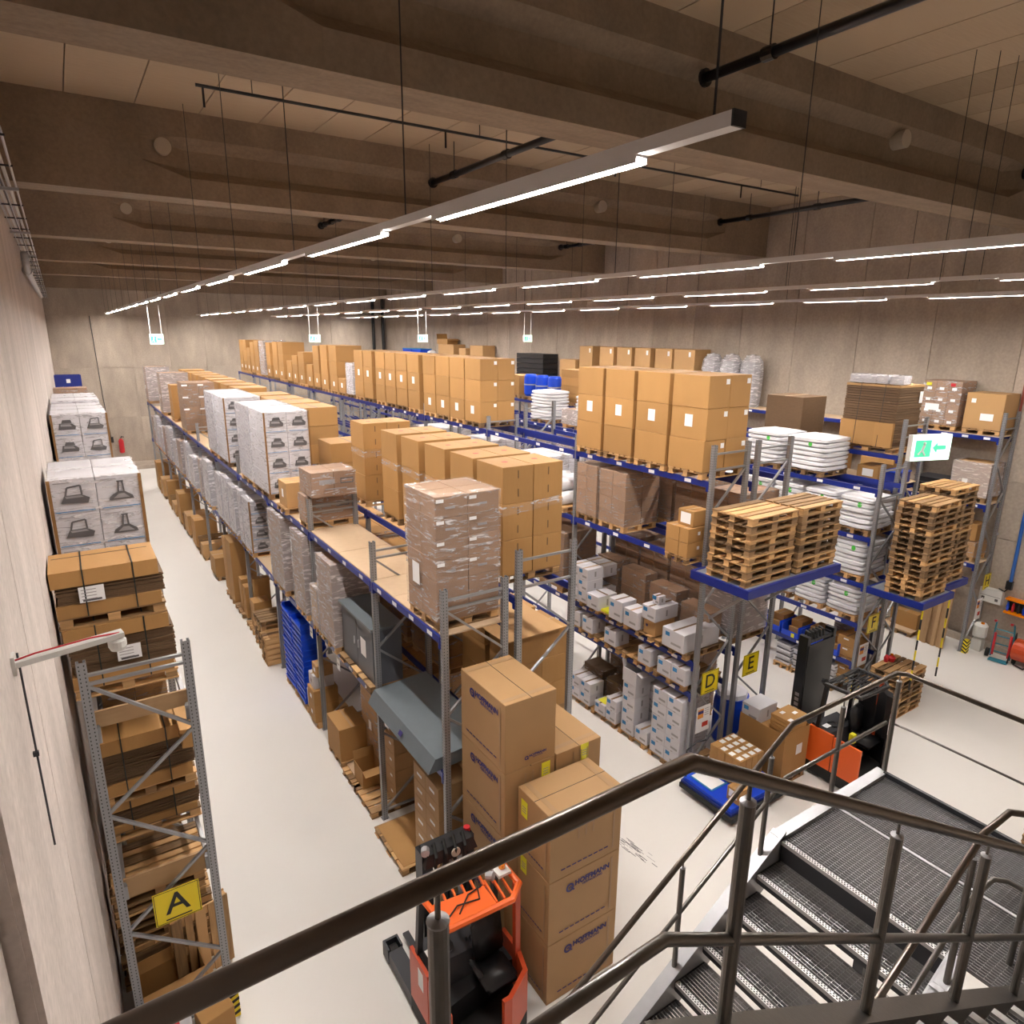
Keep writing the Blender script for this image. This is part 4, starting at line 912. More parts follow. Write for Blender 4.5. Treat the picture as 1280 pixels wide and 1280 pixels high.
for k in range(9):
    y = 27.3 + k * 2.2; h = (.75, .55, 1.2, .9, 1.5, .5, 1.3, 1.0, 1.6)[k]
    floor_pallet(y, f'{ORD[k]} pallet along the far floor of row B', 1.2)
    carton(4.35, y, .146, .9, 1.1, h, f'{ORD[k]} brown carton along the far floor of row B past the tall columns', 'far floor cartons of row B', ('cardboard', 'cardboard_light')[k % 2])
    if k % 2: pallet(4.5, y + 1.1, .42, f'{ORD[k]} far upright pallet on the floor of row B', group='far upright pallets of row B', rot=(PI / 2 - .06, 0, 0))
for k in range(3):
    t = thing('hanging_label', f'white shelf label hanging from the row B beam, {ORD[k]} from the near end', 'label', (4.1, (10.4, 13.0, 14.9)[k], 2.36), 0, 'hanging shelf labels'); part('sheet', MB().box(-.004, .0, -.1, .1, 0, .26), 'paper', t); part('printed_line', MB().box(-.006, -.004, -.07, .07, .12, .15), 'print_mid', t)

# ---- row C, top shelf z 5.3 : big brown cartons, two wide and three high
def redmark(o, sx, sy, sz):
    link('red_mark', cached('redm', lambda: MB().lathe([(.06, 0), (.05, .002)], 0, 0, 8).mesh('red_mark', 'print_red')), o, (0, 0, sz + .001))
    for zz_ in (.28, .78): patch('cut_mark', o, '-y', sx, sy, 0, sz * zz_, .022, .13, 'tape_dark')
Cst = [(8.92, 3), (9.88, 3), (10.93, 3), (12.03, 3), (13.1, 3), (15.0, 3)]
for i, (y, n) in enumerate(Cst):
    cstack(5.66, y, 5.31, 2, 1, n, .6, .84, .615, 'large brown carton', ORD[i] + ' stack from the near end, top of row C', 'large cartons on top of row C', tape=None, extra=redmark, pdetail=i < 3)
    t = thing('stretch_film_band', f'clear film band round the {ORD[i]} large carton stack of row C', 'stretch film', (6.26, y + .42, 6.6), 0, 'film bands on row C')
    part('band', (lambda m_: (m_.poly([(-.61, -.43, -.1), (-.61, -.43, .05), (.61, -.43, .13), (.61, -.43, -.02)]), m_.poly([(-.612, .43, -.05), (-.612, .43, .1), (-.612, -.43, .05), (-.612, -.43, -.1)]), m_)[2])(MB()), 'film', t)
for i, (y, n, sx) in enumerate(((17.4, 2, .6), (20.4, 3, .62), (22.0, 3, .62), (23.6, 3, .6), (25.3, 3, .6), (27.0, 2, .62), (28.8, 3, .6), (30.6, 3, .62), (32.4, 3, .6), (34.4, 3, .6), (36.4, 3, .6), (38.4, 3, .6), (40.4, 3, .6), (43.0, 3, .6))):
    cstack(5.66, y, 5.31, 1, 1, n if i < 3 else 1, sx * 2, 1.35 if i else 1.1, (.56 if n == 3 else .52) if i < 3 else .56 * n, 'brown carton', ORD[i] + ' stack behind the bare gap, top of row C', 'farther cartons on top of row C', tape='y', tapemat='tape_dark')
# middle shelf of row C near end
for i, y in enumerate((8.95, 10.0)):
    cstack(5.95, y, 2.51, 2, 1, 3, .58, .88, .52, 'brown carton', ('near', 'far')[i] + ' stack on the middle shelf of row C', 'middle shelf cartons of row C', tape='x')
for i, y in enumerate((9.0,)):
    cstack(5.85, y, 0, 2, 1, 3, .6, .9, .62, 'brown carton', 'near stack on the floor of row C', 'floor cartons of row C', tape='x')
for i in range(4):
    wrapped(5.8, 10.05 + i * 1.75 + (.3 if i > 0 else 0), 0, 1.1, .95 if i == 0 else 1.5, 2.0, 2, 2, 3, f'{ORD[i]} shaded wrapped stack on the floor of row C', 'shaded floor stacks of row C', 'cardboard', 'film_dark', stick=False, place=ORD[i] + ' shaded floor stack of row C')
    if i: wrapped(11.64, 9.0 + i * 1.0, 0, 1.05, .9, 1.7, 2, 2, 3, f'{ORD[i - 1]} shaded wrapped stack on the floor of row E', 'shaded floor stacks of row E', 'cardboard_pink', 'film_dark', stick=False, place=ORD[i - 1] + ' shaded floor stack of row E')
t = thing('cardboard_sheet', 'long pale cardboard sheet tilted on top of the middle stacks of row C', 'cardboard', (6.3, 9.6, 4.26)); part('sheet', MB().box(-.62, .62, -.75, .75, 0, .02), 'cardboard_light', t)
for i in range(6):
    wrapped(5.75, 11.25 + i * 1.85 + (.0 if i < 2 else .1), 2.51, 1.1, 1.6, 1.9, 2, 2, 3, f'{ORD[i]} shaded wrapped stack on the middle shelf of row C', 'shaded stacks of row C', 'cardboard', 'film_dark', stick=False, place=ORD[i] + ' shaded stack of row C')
for i, y in enumerate((11.7, 12.6, 13.5)):
    wrapped(5.66, y + 4.7 if i == 2 else y, 5.31 if i == 2 else 4.3, .5, .5, .3, 1, 1, 1, ('crumpled film roll in the gap behind row B near its bare deck, near one', 'crumpled film roll in the gap behind row B, middle one', 'crumpled film roll behind the printed wrapped cartons, row C')[i], 'crumpled film rolls', 'white_card', 'film_milky', pal=False, stick=False)

# ---- row D, top shelf z 6.6
def dlab(mid): return [(lambda i, j, k, m_=mid: i == 0 and k == m_, '-x', 0.0, .36, .20, .24, 'paper')]
def dside(): return [(lambda i, j, k: True, '-y', .22, .5, .1, .1, 'paper')]
dn = 0
for y in (8.8, 9.83, 10.85, 11.87):
    i = dn; dn += 1
    cstack(10.2, y, 6.61, 2, 1, 3, .61, .93, .62, 'big brown carton', ORD[i] + ' stack from the aisle end, top of row D', 'near cartons on top of row D', labels=dlab(1) + (dside() if i == 0 else []), tape=None, pdetail=True)
Dst = [(17.35, 3, 0), (18.33, 3, 0), (19.3, 3, 0), (20.28, 3, 0), (21.5, 3, 1), (22.5, 3, 1), (23.5, 3, 1), (24.5, 3, 1), (25.75, 3, 1), (26.75, 3, 1)]
for i, (y, n, m_) in enumerate(Dst):
    cstack(10.2, y, 6.61, 2 if i == 0 else 1, 1, n, .61 if i == 0 else 1.22, .93 if i not in (7,) else .9, .62, 'big brown carton', ORD[i] + ' stack after the bare bay, top of row D', 'middle cartons on top of row D', labels=dlab(m_) + (dside() if i == 0 else []), tape=None)
wrapped(10.2, 27.9, 6.61, 1.2, .8, 1.3, 1, 1, 2, 'pale grey film wrapped load at the far end of the tall row D cartons', None, 'white_card', 'film_milky', stick=False, place='pale grey wrapped load on row D')
Dfar = [(28.9, .9, .6, 1), (29.9, 1.0, .66, 3), (31.2, .95, .66, 3), (32.4, .9, .64, 3), (33.5, .9, .5, 2), (34.8, 1.0, .52, 3), (36.0, .9, .45, 3), (37.1, .9, .52, 2), (38.6, 1.0, .66, 3), (39.8, 1.0, .66, 3), (41.4, .9, .64, 3), (44.2, 1.0, .66, 3), (45.4, .9, .62, 3), (46.5, .9, .5, 3), (47.5, .9, .66, 3), (48.5, .9, .66, 3)]
for i, (y, sy, sz, n) in enumerate(Dfar):
    cstack(10.2, y, 6.61, 1, 1, n, 1.2, sy, sz, 'brown carton', ORD[i] + ' stack past the pale grey load, row D', 'far cartons on top of row D', labels=[(lambda i_, j, k: k == 0, '-x', 0, .3, .2, .2, 'paper')], tape=None)
wrapped(10.2, 42.7, 6.61, 1.3, 1.2, 2.0, 2, 1, 3, 'milky wrapped stack between far brown cartons on top of row D', None, 'cardboard_pink', 'film_milky', stick=False, place='milky wrapped stack on row D')
# small carton group at the platform corner of row D
pallet(10.28, 8.95, 4.94, 'pale pallet under the small cartons at the row D end post', w=.9, d=.7, detail=True)
for i in range(2):
    for j in range(2):
        for k in range(2):
            carton(10.05 + i * .42, 8.78 + j * .36, 5.086 + k * .30, .41, .35, .295, f'small brown carton, {("lower", "upper")[k]} {("left", "right")[i]} {("near", "far")[j]}, beside the row D pallets', 'small cartons at the row D end post', 'cardboard', [('-y', .1, .17, .07, .07, 'paper')], tape='x')
o = carton(10.2, 8.95, 5.69, .42, .4, .32, 'topmost small carton with a big white note at the row D end post', None, 'cardboard', [('-x', 0, .16, .26, .22, 'paper')])
# shaded loads behind, rows D and E
for i in range(4):
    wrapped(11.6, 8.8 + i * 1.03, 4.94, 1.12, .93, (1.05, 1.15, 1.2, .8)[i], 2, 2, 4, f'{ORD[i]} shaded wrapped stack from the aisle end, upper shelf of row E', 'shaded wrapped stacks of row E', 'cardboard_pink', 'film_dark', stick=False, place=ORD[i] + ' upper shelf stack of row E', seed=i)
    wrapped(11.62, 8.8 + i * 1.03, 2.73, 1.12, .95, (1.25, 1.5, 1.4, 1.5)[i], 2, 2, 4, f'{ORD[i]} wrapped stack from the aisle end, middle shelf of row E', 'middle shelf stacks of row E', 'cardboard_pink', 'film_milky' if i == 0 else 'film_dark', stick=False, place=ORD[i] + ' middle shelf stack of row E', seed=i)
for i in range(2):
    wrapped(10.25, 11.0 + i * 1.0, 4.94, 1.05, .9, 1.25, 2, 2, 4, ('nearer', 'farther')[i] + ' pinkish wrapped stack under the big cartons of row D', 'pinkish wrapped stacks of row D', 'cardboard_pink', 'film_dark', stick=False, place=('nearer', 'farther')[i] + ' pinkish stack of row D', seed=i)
def roll(x, y, z, lab, r=.17, L_=1.0, rz=PI / 2):
    t = thing('film_roll', lab, 'roll', (x, y, z + r), rz, 'white rolls on the upper shelf of row D')
    part('roll', MB().tube([(0, -L_ / 2, 0), (0, L_ / 2, 0)], r, 16), 'sack_white', t, smooth=True); part('core', MB().tube([(0, -L_ / 2 - .004, 0), (0, L_ / 2 + .004, 0)], r * .45, 12), 'cardboard_dark', t)
pallet(10.8, 14.2, 4.94, 'pale pallet under the white rolls, upper shelf of row D', w=1.2, d=2.0, detail=True)
for k, (y, z) in enumerate(((13.45, 0), (13.85, 0), (14.25, 0), (14.65, 0), (13.65, .3), (14.05, .3), (14.45, .3))): roll(10.8, y, 5.09 + z, f'white roll on the upper shelf of row D, {("lower", "upper")[k > 3]} {ORD[k if k < 4 else k - 4]} from the post')
for i in range(3):
    wrapped(10.25, 15.4 + i * 3.4, 4.94, 2.4, 1.5, .85, 4, 2, 3, ORD[i] + ' pale wrapped load in the second bay onward, rows D and E', 'pale wrapped loads of rows D and E', 'white_card', 'film_dark', stick=False, place=ORD[i] + ' pale load of rows D and E', seed=i)
    wrapped(10.25, 13.2 + i * 2.3, 2.73, 1.1, 1.9, 1.5, 2, 2, 3, ORD[i] + ' pinkish wrapped stack in the second bay, middle shelf of row D', 'second bay stacks of row D', 'cardboard_pink', 'film_dark', stick=False, place=ORD[i] + ' second bay stack of row D', seed=i)
    cstack(11.65, 13.2 + i * 1.5, 6.46 - 2.2, 1, 1, 1, 1.0, 1.2, .4, 'pale carton', ORD[i] + ' pallet, second bay of row E', 'second bay of row E', 'white_card')
# ---- white cartons with blue prints, rows D levels 2.72, 2.0 and floor
def wcart(x, y, z, sx, sy, sz, lab, group, tape='x', rz=0):
    if x < 10.8: x += .15
    o = carton(x, y, z, sx, sy, sz, lab, group, 'white_card', [('-x', -sy * .25, sz * .72, .12, .09, 'print_sky'), ('-x', sy * .15, sz * .3, sy * .45, .05, 'print_mid')], tape=tape, rz=rz, tapemat='tape_dark')
    patch('printed_mark', o, '-y', sx, sy, 0, sz * .5, .05, sz * .45, 'print_mid'); return o
ys4 = (8.85, 9.88, 10.9, 11.93)
for i, y in enumerate(ys4):
    pallet(10.74, y + .4, 2.73, f'{ORD[i]} pallet from the end post on the middle shelf of row D', w=1.2, d=.92, detail=True, group='middle shelf pallets of row D')
    pallet(10.74, y + .4, 2.005, f'{ORD[i]} pallet from the end post on the low shelf of row D', w=1.2, d=.92, detail=True, group='low shelf pallets of row D')
    pallet(10.72, y + .4, 0, f'{ORD[i]} floor pallet from the end post of row D', w=1.15, d=.92, detail=True, group='floor pallets of row D')
Z3 = 2.876
G3 = 'white cartons on the middle shelf of row D'
wcart(10.5, 9.15, Z3, 1.1, .62, .42, 'wide white carton at the row D end post, middle shelf', G3); 
wcart(10.35, 9.95, Z3 + .36, .7, .42, .32, 'white carton raised on yellow boxes, middle shelf of row D', G3); wcart(10.3, 9.95, Z3 + .69, .2, .2, .2, 'tiny white carton topmost of the raised white carton', G3)
t = thing('carton', 'yellow sided carton under the raised white carton of row D', 'box', (10.5, 9.95, Z3), 0, None, bevbox(.6, .36, .355, 'cardboard_light')); link('blue_dot', MB().box(-.001, .001, -.03, .03, -.03, .03).mesh('blue_dot', 'print_blue'), t, (-.302, .08, .2))
wcart(10.15, 10.45, Z3, .42, .45, .42, 'white carton with open top slots, second pallet of row D', G3); wcart(10.15, 10.95, Z3, .45, .45, .5, 'taller white carton beside the yellow tray, row D', G3)
t = thing('tray', 'yellow tray between white cartons on the middle shelf of row D', 'tray', (10.3, 11.45, Z3 + .0), 0); part('base', MB().box(-.15, .15, -.2, .2, 0, .05), 'sticker_yellow', t)
wcart(10.2, 11.75, Z3, .6, .42, .36, 'white carton with dark slot lid on the middle shelf of row D', G3, 'y')
for k in range(3):
    for j in range(2):
        wcart(10.2 + .0, 12.2 + j * .36, Z3 + k * .30, .5, .35, .295, f'white carton in the left pile of the row D middle shelf, {tier(k, 3)} {("near", "far")[j]}', G3)
        if k < 2: wcart(10.72, 12.2 + j * .36, Z3 + k * .30 + (.3 if k else 0), .5, .35, .295 if not k else .3, f'rear white carton in the left pile of row D, {("lower", "upper")[k]} {("near", "far")[j]}', G3)
for i in range(4):
    wrapped(11.05, 9.0 + i * 1.0, Z3, .4, .85, (.3, .45, .55, .6)[i] + .35, 1, 2, 2, f'{ORD[i]} dark wrapped stack behind the white cartons, middle shelf of row D', 'dark stacks behind the white cartons', 'cardboard_pink', 'film_dark', pal=False, stick=False)
Z2 = 2.151; G2 = 'white cartons on the low shelf of row D'
for i, (y, n) in enumerate(((8.95, 2), (9.98, 1), (11.15, 1), (12.0, 1), (12.5, 1))):
    for j in range(n): wcart(10.2, y + j * .42, Z2, .45, .40, .38, f'white carton on the low shelf of row D, {ORD[i]} from the end post{", far one" if j else ""}', G2)
G1 = 'white cartons on the floor pallets of row D'; Z1 = .146
for c_, (y, n) in enumerate(((8.98, 5), (9.42, 5))):
    for k in range(n): wcart(10.22, y, Z1 + k * .325, .48, .43, .32, f'white carton in the {("nearest", "second")[c_]} five-high floor column of row D, {tier(k, n)}', G1)
wcart(10.25, 9.95, Z1, .5, .4, .33, 'single low white carton between the tall floor columns of row D', G1)
for k in range(4): wcart(10.22, 10.4, Z1 + k * .33, .48, .42, .325, f'white carton in the third floor column of row D, {tier(k, 4)}', G1)
open_box(10.42, 10.4, Z1 + 1.322, .6, .45, .35, 'open white carton with raised flaps on the third floor column of row D', 'white_card')
for k in range(2): wcart(10.2, 10.98, Z1 + k * .31, .45, .36, .3, f'white carton in the low pair before the third column, {("lower", "upper")[k]}', G1)
wcart(10.2, 11.4, Z1, .45, .38, .3, 'low white carton with yellow lid, row D floor', G1); t = thing('lid', 'yellow lid on the low white carton of the row D floor', 'lid', (10.35, 11.4, Z1 + .305)); part('panel', MB().box(-.16, .16, -.14, .14, 0, .01), 'sticker_yellow', t)
for j in range(2):
    for k in range(2): wcart(10.2, 11.98 + j * .42, Z1 + k * .31, .45, .4, .305, f'white carton in the left floor pile of row D, {("lower", "upper")[k]} {("near", "far")[j]}', G1)
for i in range(4): wrapped(10.72, 8.95 + i * 1.02, Z1, .5, .85, (1.5, 1.2, .65, .7)[i], 1, 2, 3, f'{ORD[i]} dark stack behind the white floor cartons of row D', 'dark floor stacks of row D', 'cardboard_dark' if i > 1 else 'white_card', 'film_dark', pal=False, stick=False)
# row E floor: blue drum in film
t = thing('blue_container', 'blue plastic container standing behind the yellow sign E', 'container', (12.2, 9.1, 0)); part('body', MB().lathe([(.36, 0), (.40, .08), (.40, 1.0), (.37, 1.15), (.39, 1.2)], 0, 0, 20), 'bin_blue', t, smooth=False)
part('crumpled_liner', MB().lathe([(.37, 1.18), (.34, 1.3), (.2, 1.35)], 0, 0, 9), 'sack_white', t)

# ---- pallets on the end platforms
def pstack(x, y, z, n, w, d, lab, group, hh=.144):
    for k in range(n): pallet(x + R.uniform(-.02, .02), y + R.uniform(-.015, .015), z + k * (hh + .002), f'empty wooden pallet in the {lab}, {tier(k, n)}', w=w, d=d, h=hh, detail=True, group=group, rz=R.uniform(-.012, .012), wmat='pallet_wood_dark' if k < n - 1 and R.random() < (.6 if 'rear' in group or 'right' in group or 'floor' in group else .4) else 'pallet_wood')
pstack(10.55, 7.78, 4.905, 9, 1.34, .92, 'left stack on the D and E platform', 'left pallet stack on the D and E platform')
pstack(11.96, 7.72, 4.905, 9, 1.26, .86, 'right stack on the D and E platform', 'right pallet stack on the D and E platform')
pstack(17.1, 7.72, 3.205, 16, 1.24, .86, 'tall nearer stack on the row F platform', 'nearer pallet stack on the row F platform', .146)
pstack(18.6, 8.0, 3.205, 17, 1.24, .86, 'tall darker stack right behind on the row F platform', 'rear pallet stack on the row F platform', .146)
platform('short blue platform carrying the rear tall pallet stack beside row F', 17.95, 19.25, 7.5, 8.5, 3.2, [])
pstack(17.0, 7.75, 0, 8, 1.2, .8, 'floor stack behind the black reach truck', 'pallet floor stack behind the reach truck')
pstack(14.6, 3.3, 0, 3, 1.2, .8, 'low floor stack at the right edge below the stairs', 'low pallet stack at the right edge')
t = thing('alarm_lamp', 'small red lamp on the pallet floor stack behind the reach truck', 'lamp', (17.1, 8.0, 8 * .146)); part('lamp', MB().lathe([(.08, 0), (.1, .1), (.05, .16)], 0, 0, 12), 'red', t); part('lamp', MB().lathe([(.05, 0), (.06, .12), (.02, .2)], -.16, 0.05, 10), 'red', t); part('knob', MB().lathe([(.03, .16), (.04, .2)], 0, 0, 8), 'lamp_orange', t)

# ---- row F sacks
def sack_mesh(seed):
    def mk():
        rr = random.Random(seed); bm = bmesh.new(); bmesh.ops.create_cube(bm, size=1); bmesh.ops.subdivide_edges(bm, edges=bm.edges[:], cuts=5, use_grid_fill=True)
        for v in bm.verts:
            x, y, z = v.co; e = 1 - .10 * (abs(x * 2) ** 4) - .10 * (abs(y * 2) ** 4); ez = (1 - .38 * (abs(x * 2) ** 6) ) * (1 - .32 * (abs(y * 2) ** 6))
            v.co = (x * (1 - .05 * abs(y * 2) ** 3) + rr.uniform(-.008, .008), y * (1 - .04 * abs(x * 2) ** 3) + rr.uniform(-.008, .008), z * ez + rr.uniform(-.05, .05))
        me = bpy.data.meshes.new('sack'); bm.to_mesh(me); bm.free(); me.materials.append(M['sack_white'])
        for p in me.polygons: p.use_smooth = True
        return me
    return cached(('sack', seed), mk)
def sacks(x, y, z, n, sx, sy, sh, place, dot=True, pal=True, group='white sacks of row F'):
    if pal: pallet(x, y, z, 'pallet under the ' + place, w=sx, d=sy * .96, group='pallets under sacks'); z += .146
    for k in range(n):
        o = thing('sack', f'white plastic sack, {tier(k, n)} of the {place}', 'sack', (x + R.uniform(-.02, .02), y + R.uniform(-.02, .02), z + (k + .5) * sh), R.uniform(-.02, .02), group, sack_mesh(k % 5)); o.scale = (sx, sy, sh * 1.3)
        if dot and k == n - 2:
            d_ = link('green_dot', cached('gd', lambda: MB().lathe([(.055, -.004), (.055, .004)], 0, 0, 14).mesh('green_dot', 'green_dot')), o, (-.5, -.12, 0.1), rot=(0, -PI / 2, 0)); d_.scale = (1 / sh, 1 / sy, 1 / sx)
sacks(17.05, 10.75, 5.71, 7, 1.2, 1.15, .125, 'nearer big stack on top of row F')
sacks(17.05, 12.1, 5.71, 7, 1.2, 1.15, .125, 'farther big stack on top of row F')
for i, y in enumerate((9.2, 10.2, 11.2, 12.15)): sacks(17.05, y, 4.44, 6, 1.1, .88, .135, ORD[i] + ' stack under the top beam of row F')
for i, y in enumerate((9.2, 10.2, 11.2)): sacks(17.05, y, 3.21, 7, 1.1, .84, .125, ORD[i] + ' stack level with the row F platform')
for i, y in enumerate((9.2, 10.17, 11.15)): sacks(17.05, y, 2.11, 6, 1.1, .86, .12, ORD[i] + ' stack above the blue bins of row F')
sacks(17.05, 20.4, 5.71, 9, 1.1, .8, .13, 'narrow stack behind the row D cartons', dot=False); sacks(17.05, 23.2, 5.71, 9, 1.1, 1.3, .13, 'bulky stack left of the row D cartons gap', dot=False)
for i in range(5): sacks(17.05, 13.5 + i * .8, (4.44, 3.21)[i % 2], 6, 1.1, .9, .13, ORD[i] + ' stack in the second bay of row F', dot=False)
for i in range(4):
    wrapped(16.5, 13.2 + i * 2.2 if i > 1 else 18.2 + i * 2.6, 5.71 if i > 1 else 4.44, 1.1, 1.8, .6, 2, 2, 3, ORD[i] + ' mixed wrapped load deep in row F', 'mixed wrapped loads of row F', 'cardboard_pink', 'film_milky', stick=False, place=ORD[i] + ' mixed load of row F')
# blue bins and flat parts low in row F
for k, y in enumerate((9.35, 9.95, 10.55, 11.15)):
    o = thing('storage_bin', f'wide blue bin with yellow ticket low in row F, {ORD[k]} from the post', 'bin', (16.85, y, 1.01), 0, 'blue bins of row F', cached('widebin', lambda: MB().box(-.4, .4, -.27, .27, 0, .02).box(-.4, .4, -.27, -.25, .02, .34).box(-.4, .4, .25, .27, .02, .34).box(.38, .4, -.25, .25, .02, .34).box(-.4, -.38, -.25, .25, .02, .16).mesh('storage_bin', 'plastic_blue')))
    link('yellow_ticket', cached('yt', lambda: MB().box(-.002, .002, -.05, .05, -.06, .06).mesh('yellow_ticket', 'sticker_yellow')), o, (-.404, .1 if k % 2 else -.1, .06))
    for q in range(2): carton(16.9 + .1 * q, y, 1.04 + q * .2, .5, .35, .19, f'brown carton inside the {ORD[k]} blue bin of row F, {("lower", "upper")[q]}', 'cartons in blue bins', 'cardboard')
for c_, y in enumerate((10.1, 10.65, 9.3)):
    pallet(16.85, y, 0, f'floor pallet under the {ORD[c_]} grey slab pile of row F', w=1.0, d=.5, group='pallets under grey slabs')
    for k in range(7):
        o = thing('slab', f'grey white flat pack in the {("right", "left", "post side")[c_]} floor pile of row F, {tier(k, 7)}', 'package', (16.8 + .03 * (k % 2), y, .146 + k * .088), R.uniform(-.04, .04), 'flat packs on the row F floor', bevbox(.8, .46, .07, 'sack_white')); link('dark_edge', cached('de', lambda: MB().box(-.4, .38, -.225, .225, 0, .014).mesh('dark_edge', 'print_grey')), o, (0, 0, .071))
for k in range(4): carton(16.9, 8.95, .5 + .28 * k, .7, .45, .275, f'brown carton with white tag behind the reach truck mast, {tier(k, 4)}', 'cartons near the row F post', 'cardboard', [('-x', 0, .2, .14, .04, 'paper')])
pallet(16.95, 8.95, .35, 'chipboard topped pallet under the cartons near the row F post', w=.9, d=.7)
t = thing('steel_table', 'low steel frame under the cartons near the row F post', 'frame', (16.95, 8.95, 0)); 
for a in (-.35, .35):
    for b in (-.3, .3): part('leg', MB().box(a - .02, a + .02, b - .02, b + .02, 0, .32), 'brace_steel', t)
part('frame', MB().box(-.4, .4, -.33, .33, .32, .348), 'brace_steel', t)
wrapped(17.95, 9.2, 0, 1.0, .9, .0 + 1.2, 2, 2, 2, 'pinkish wrapped sacks behind the yellow sign F', None, 'cardboard_pink', 'film_milky', stick=False, place='wrapped stack behind sign F')

# ---- row G: flat cardboard bundle, dark stack
pallet(18.5, 9.95, 6.36, 'pale pallet under the huge flat cardboard bundle of row G', w=1.2, d=1.5, detail=True)
t = thing('cardboard_bundle', 'huge dark bundle of flat cardboard with pale lower front, top of row G', 'cardboard', (18.5, 9.95, 6.506), 0, None)
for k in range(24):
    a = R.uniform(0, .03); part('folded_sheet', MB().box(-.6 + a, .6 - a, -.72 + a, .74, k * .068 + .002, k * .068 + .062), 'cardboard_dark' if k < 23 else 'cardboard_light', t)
for q in range(3): part('folded_carton', MB().box(-.70 + .02 * q, -.61, -.72 + q * .49, -.24 + q * .49, .02, .66), 'cardboard', t)
for u in (-.35, .3): part('strap', MB().bar((-.715, u, 0), (-.63, u, 1.66), .012, .004, up=(1, 0, 0)), 'strap_black', t)
patch('delivery_note', t, '-y', 1.2, 1.44, .45, 1.3, .16, .3, 'paper', off=.02)
for k in range(4):
    o = thing('film_parcel', f'white film parcel on top of the huge cardboard bundle, {ORD[k]} from left', 'package', (18.2, 10.5 - k * .36, 8.145), R.uniform(-.3, .3), 'white film parcels on row G', shell(.4, .32, .22, 'film_milky', k)); link('contents', bevbox(.38, .3, .2, 'sack_white'), o)
cstack(18.0, 12.0, 6.36, 1, 1, 1, 1.15, 1.25, 1.1, 'dark brown slatted carton', 'pallet left of the flat bundle, row G', 'row G dark carton', 'cardboard_dark')
for i, (y, sy, h) in enumerate(((22.3, 1.4, 1.35), (24.9, 1.0, .0), (27.0, 1.0, .9), (30.2, 1.2, 1.0))):
    if h: cstack(18.0, y, 6.36, 2, 1, 4 if i == 0 else 2, .6, sy, h / (4 if i == 0 else 2), 'brown carton', ORD[i] + ' pile behind the blue drums, row G', 'row G cartons')
for k, (x, y) in enumerate(((18.1, 24.3), (18.15, 25.3), (18.2, 26.3))):
    t = thing('drum', f'blue drum with a silver ring on top of row G, {("rightmost", "middle", "leftmost")[k]}', 'drum', (x, y, 6.506), 0, 'blue drums on row G')
    part('body', MB().lathe([(.24, 0), (.30, .1), (.31, .45), (.30, .9), (.24, 1.0)], 0, 0, 18), 'bin_blue', t); part('ring', MB().lathe([(.315, .5), (.318, .52), (.315, .56)], 0, 0, 18), 'galv_light', t)
    pallet(x + .1, y, 6.36, f'pale pallet under the {("rightmost", "middle", "leftmost")[k]} blue drum', w=1.0, d=.9)
for i in range(3):
    wrapped(18.0, 12.4 + i * 2.2, 5.56 - 2.3, 1.05, 1.6, 1.3, 2, 2, 3, ORD[i] + ' shaded wrapped load in row G', 'shaded wrapped loads of row G', 'cardboard_pink', 'film_dark', stick=False, place=ORD[i] + ' shaded load of row G')
carton(18.3, 9.8, 5.56, .7, .6, .4, 'brown carton with white label below the huge flat bundle', None, 'cardboard', [('-x', 0, .22, .3, .2, 'paper')])
t = thing('plastic_crate', 'blue crate beside the carton below the huge flat bundle', 'crate', (18.4, 9.25, 5.56)); part('body', MB().box(-.3, .3, -.2, .2, 0, .3), 'rack_blue', t); part('rim', MB().box(-.32, .32, -.22, .22, .3, .33), 'plastic_blue', t)
for y in (9.5, 10.6): 
    t = thing('chipboard_sheet', f'chipboard shelf board lying on the row G beams, {"near" if y < 10 else "far"} one', 'board', (18.5, y, 5.552)); part('sheet', MB().box(-.55, .55, -.5, .5, 0, .02), 'chipboard', t)
for (x, y, z, lb) in ((18.5, 10.2, 3.2, 'tall grey wrapped load behind the tall pallet stacks of row G'),):
    wrapped(18.0, 9.4, 3.21, 1.0, 1.2, 1.6, 2, 2, 3, lb, None, 'cardboard_pink', 'film_dark', stick=False, place='grey wrapped load of row G')

# ---- row H
pallet(22.45, 8.92, 6.63, 'pallet under the largest carton at the near top of row H', w=.9, d=1.0, detail=True)
carton(22.45, 8.92, 6.776, .9, 1.0, 1.02, 'large plain brown carton with two white notes at the near top of row H', None, 'cardboard_light', [('-x', .1, .35, .34, .2, 'paper'), ('-x', -.3, .8, .12, .12, 'paper')], tape='y')
def hx(o, sx, sy, sz):
    for k in range(4):
        for u in (-.35, 0, .35): patch('white_sticker', o, '-x', sx, sy, u, (k + .3) * sz / 4, .13, .08, 'paper', off=.03)
    patch('yellow_sticker', o, '-x', sx, sy, -.38, sz * .92, .15, .09, 'sticker_yellow', off=.03); patch('red_sticker', o, '-x', sx, sy, .3, sz * .92, .13, .09, 'red', off=.03); patch('delivery_note', o, '-x', sx, sy, -.2, sz * .4, .4, .2, 'paper', off=.034)
wrapped(22.02, 9.6, 6.63, .88, 1.15, 1.3, 1, 3, 4, 'wrapped carton stack with many white stickers at the top of row H', None, 'cardboard_pink', 'film', stick=False, extra=hx, pdetail=True, place='stickered stack of row H')
wrapped(22.0, 8.45, 4.65, .85, 1.0, 1.0, 1, 2, 2, 'bulging clear bag load with two white notes in the middle of row H', None, 'cardboard_light', 'film_milky', stick=True, pdetail=True, place='bag load of row H')
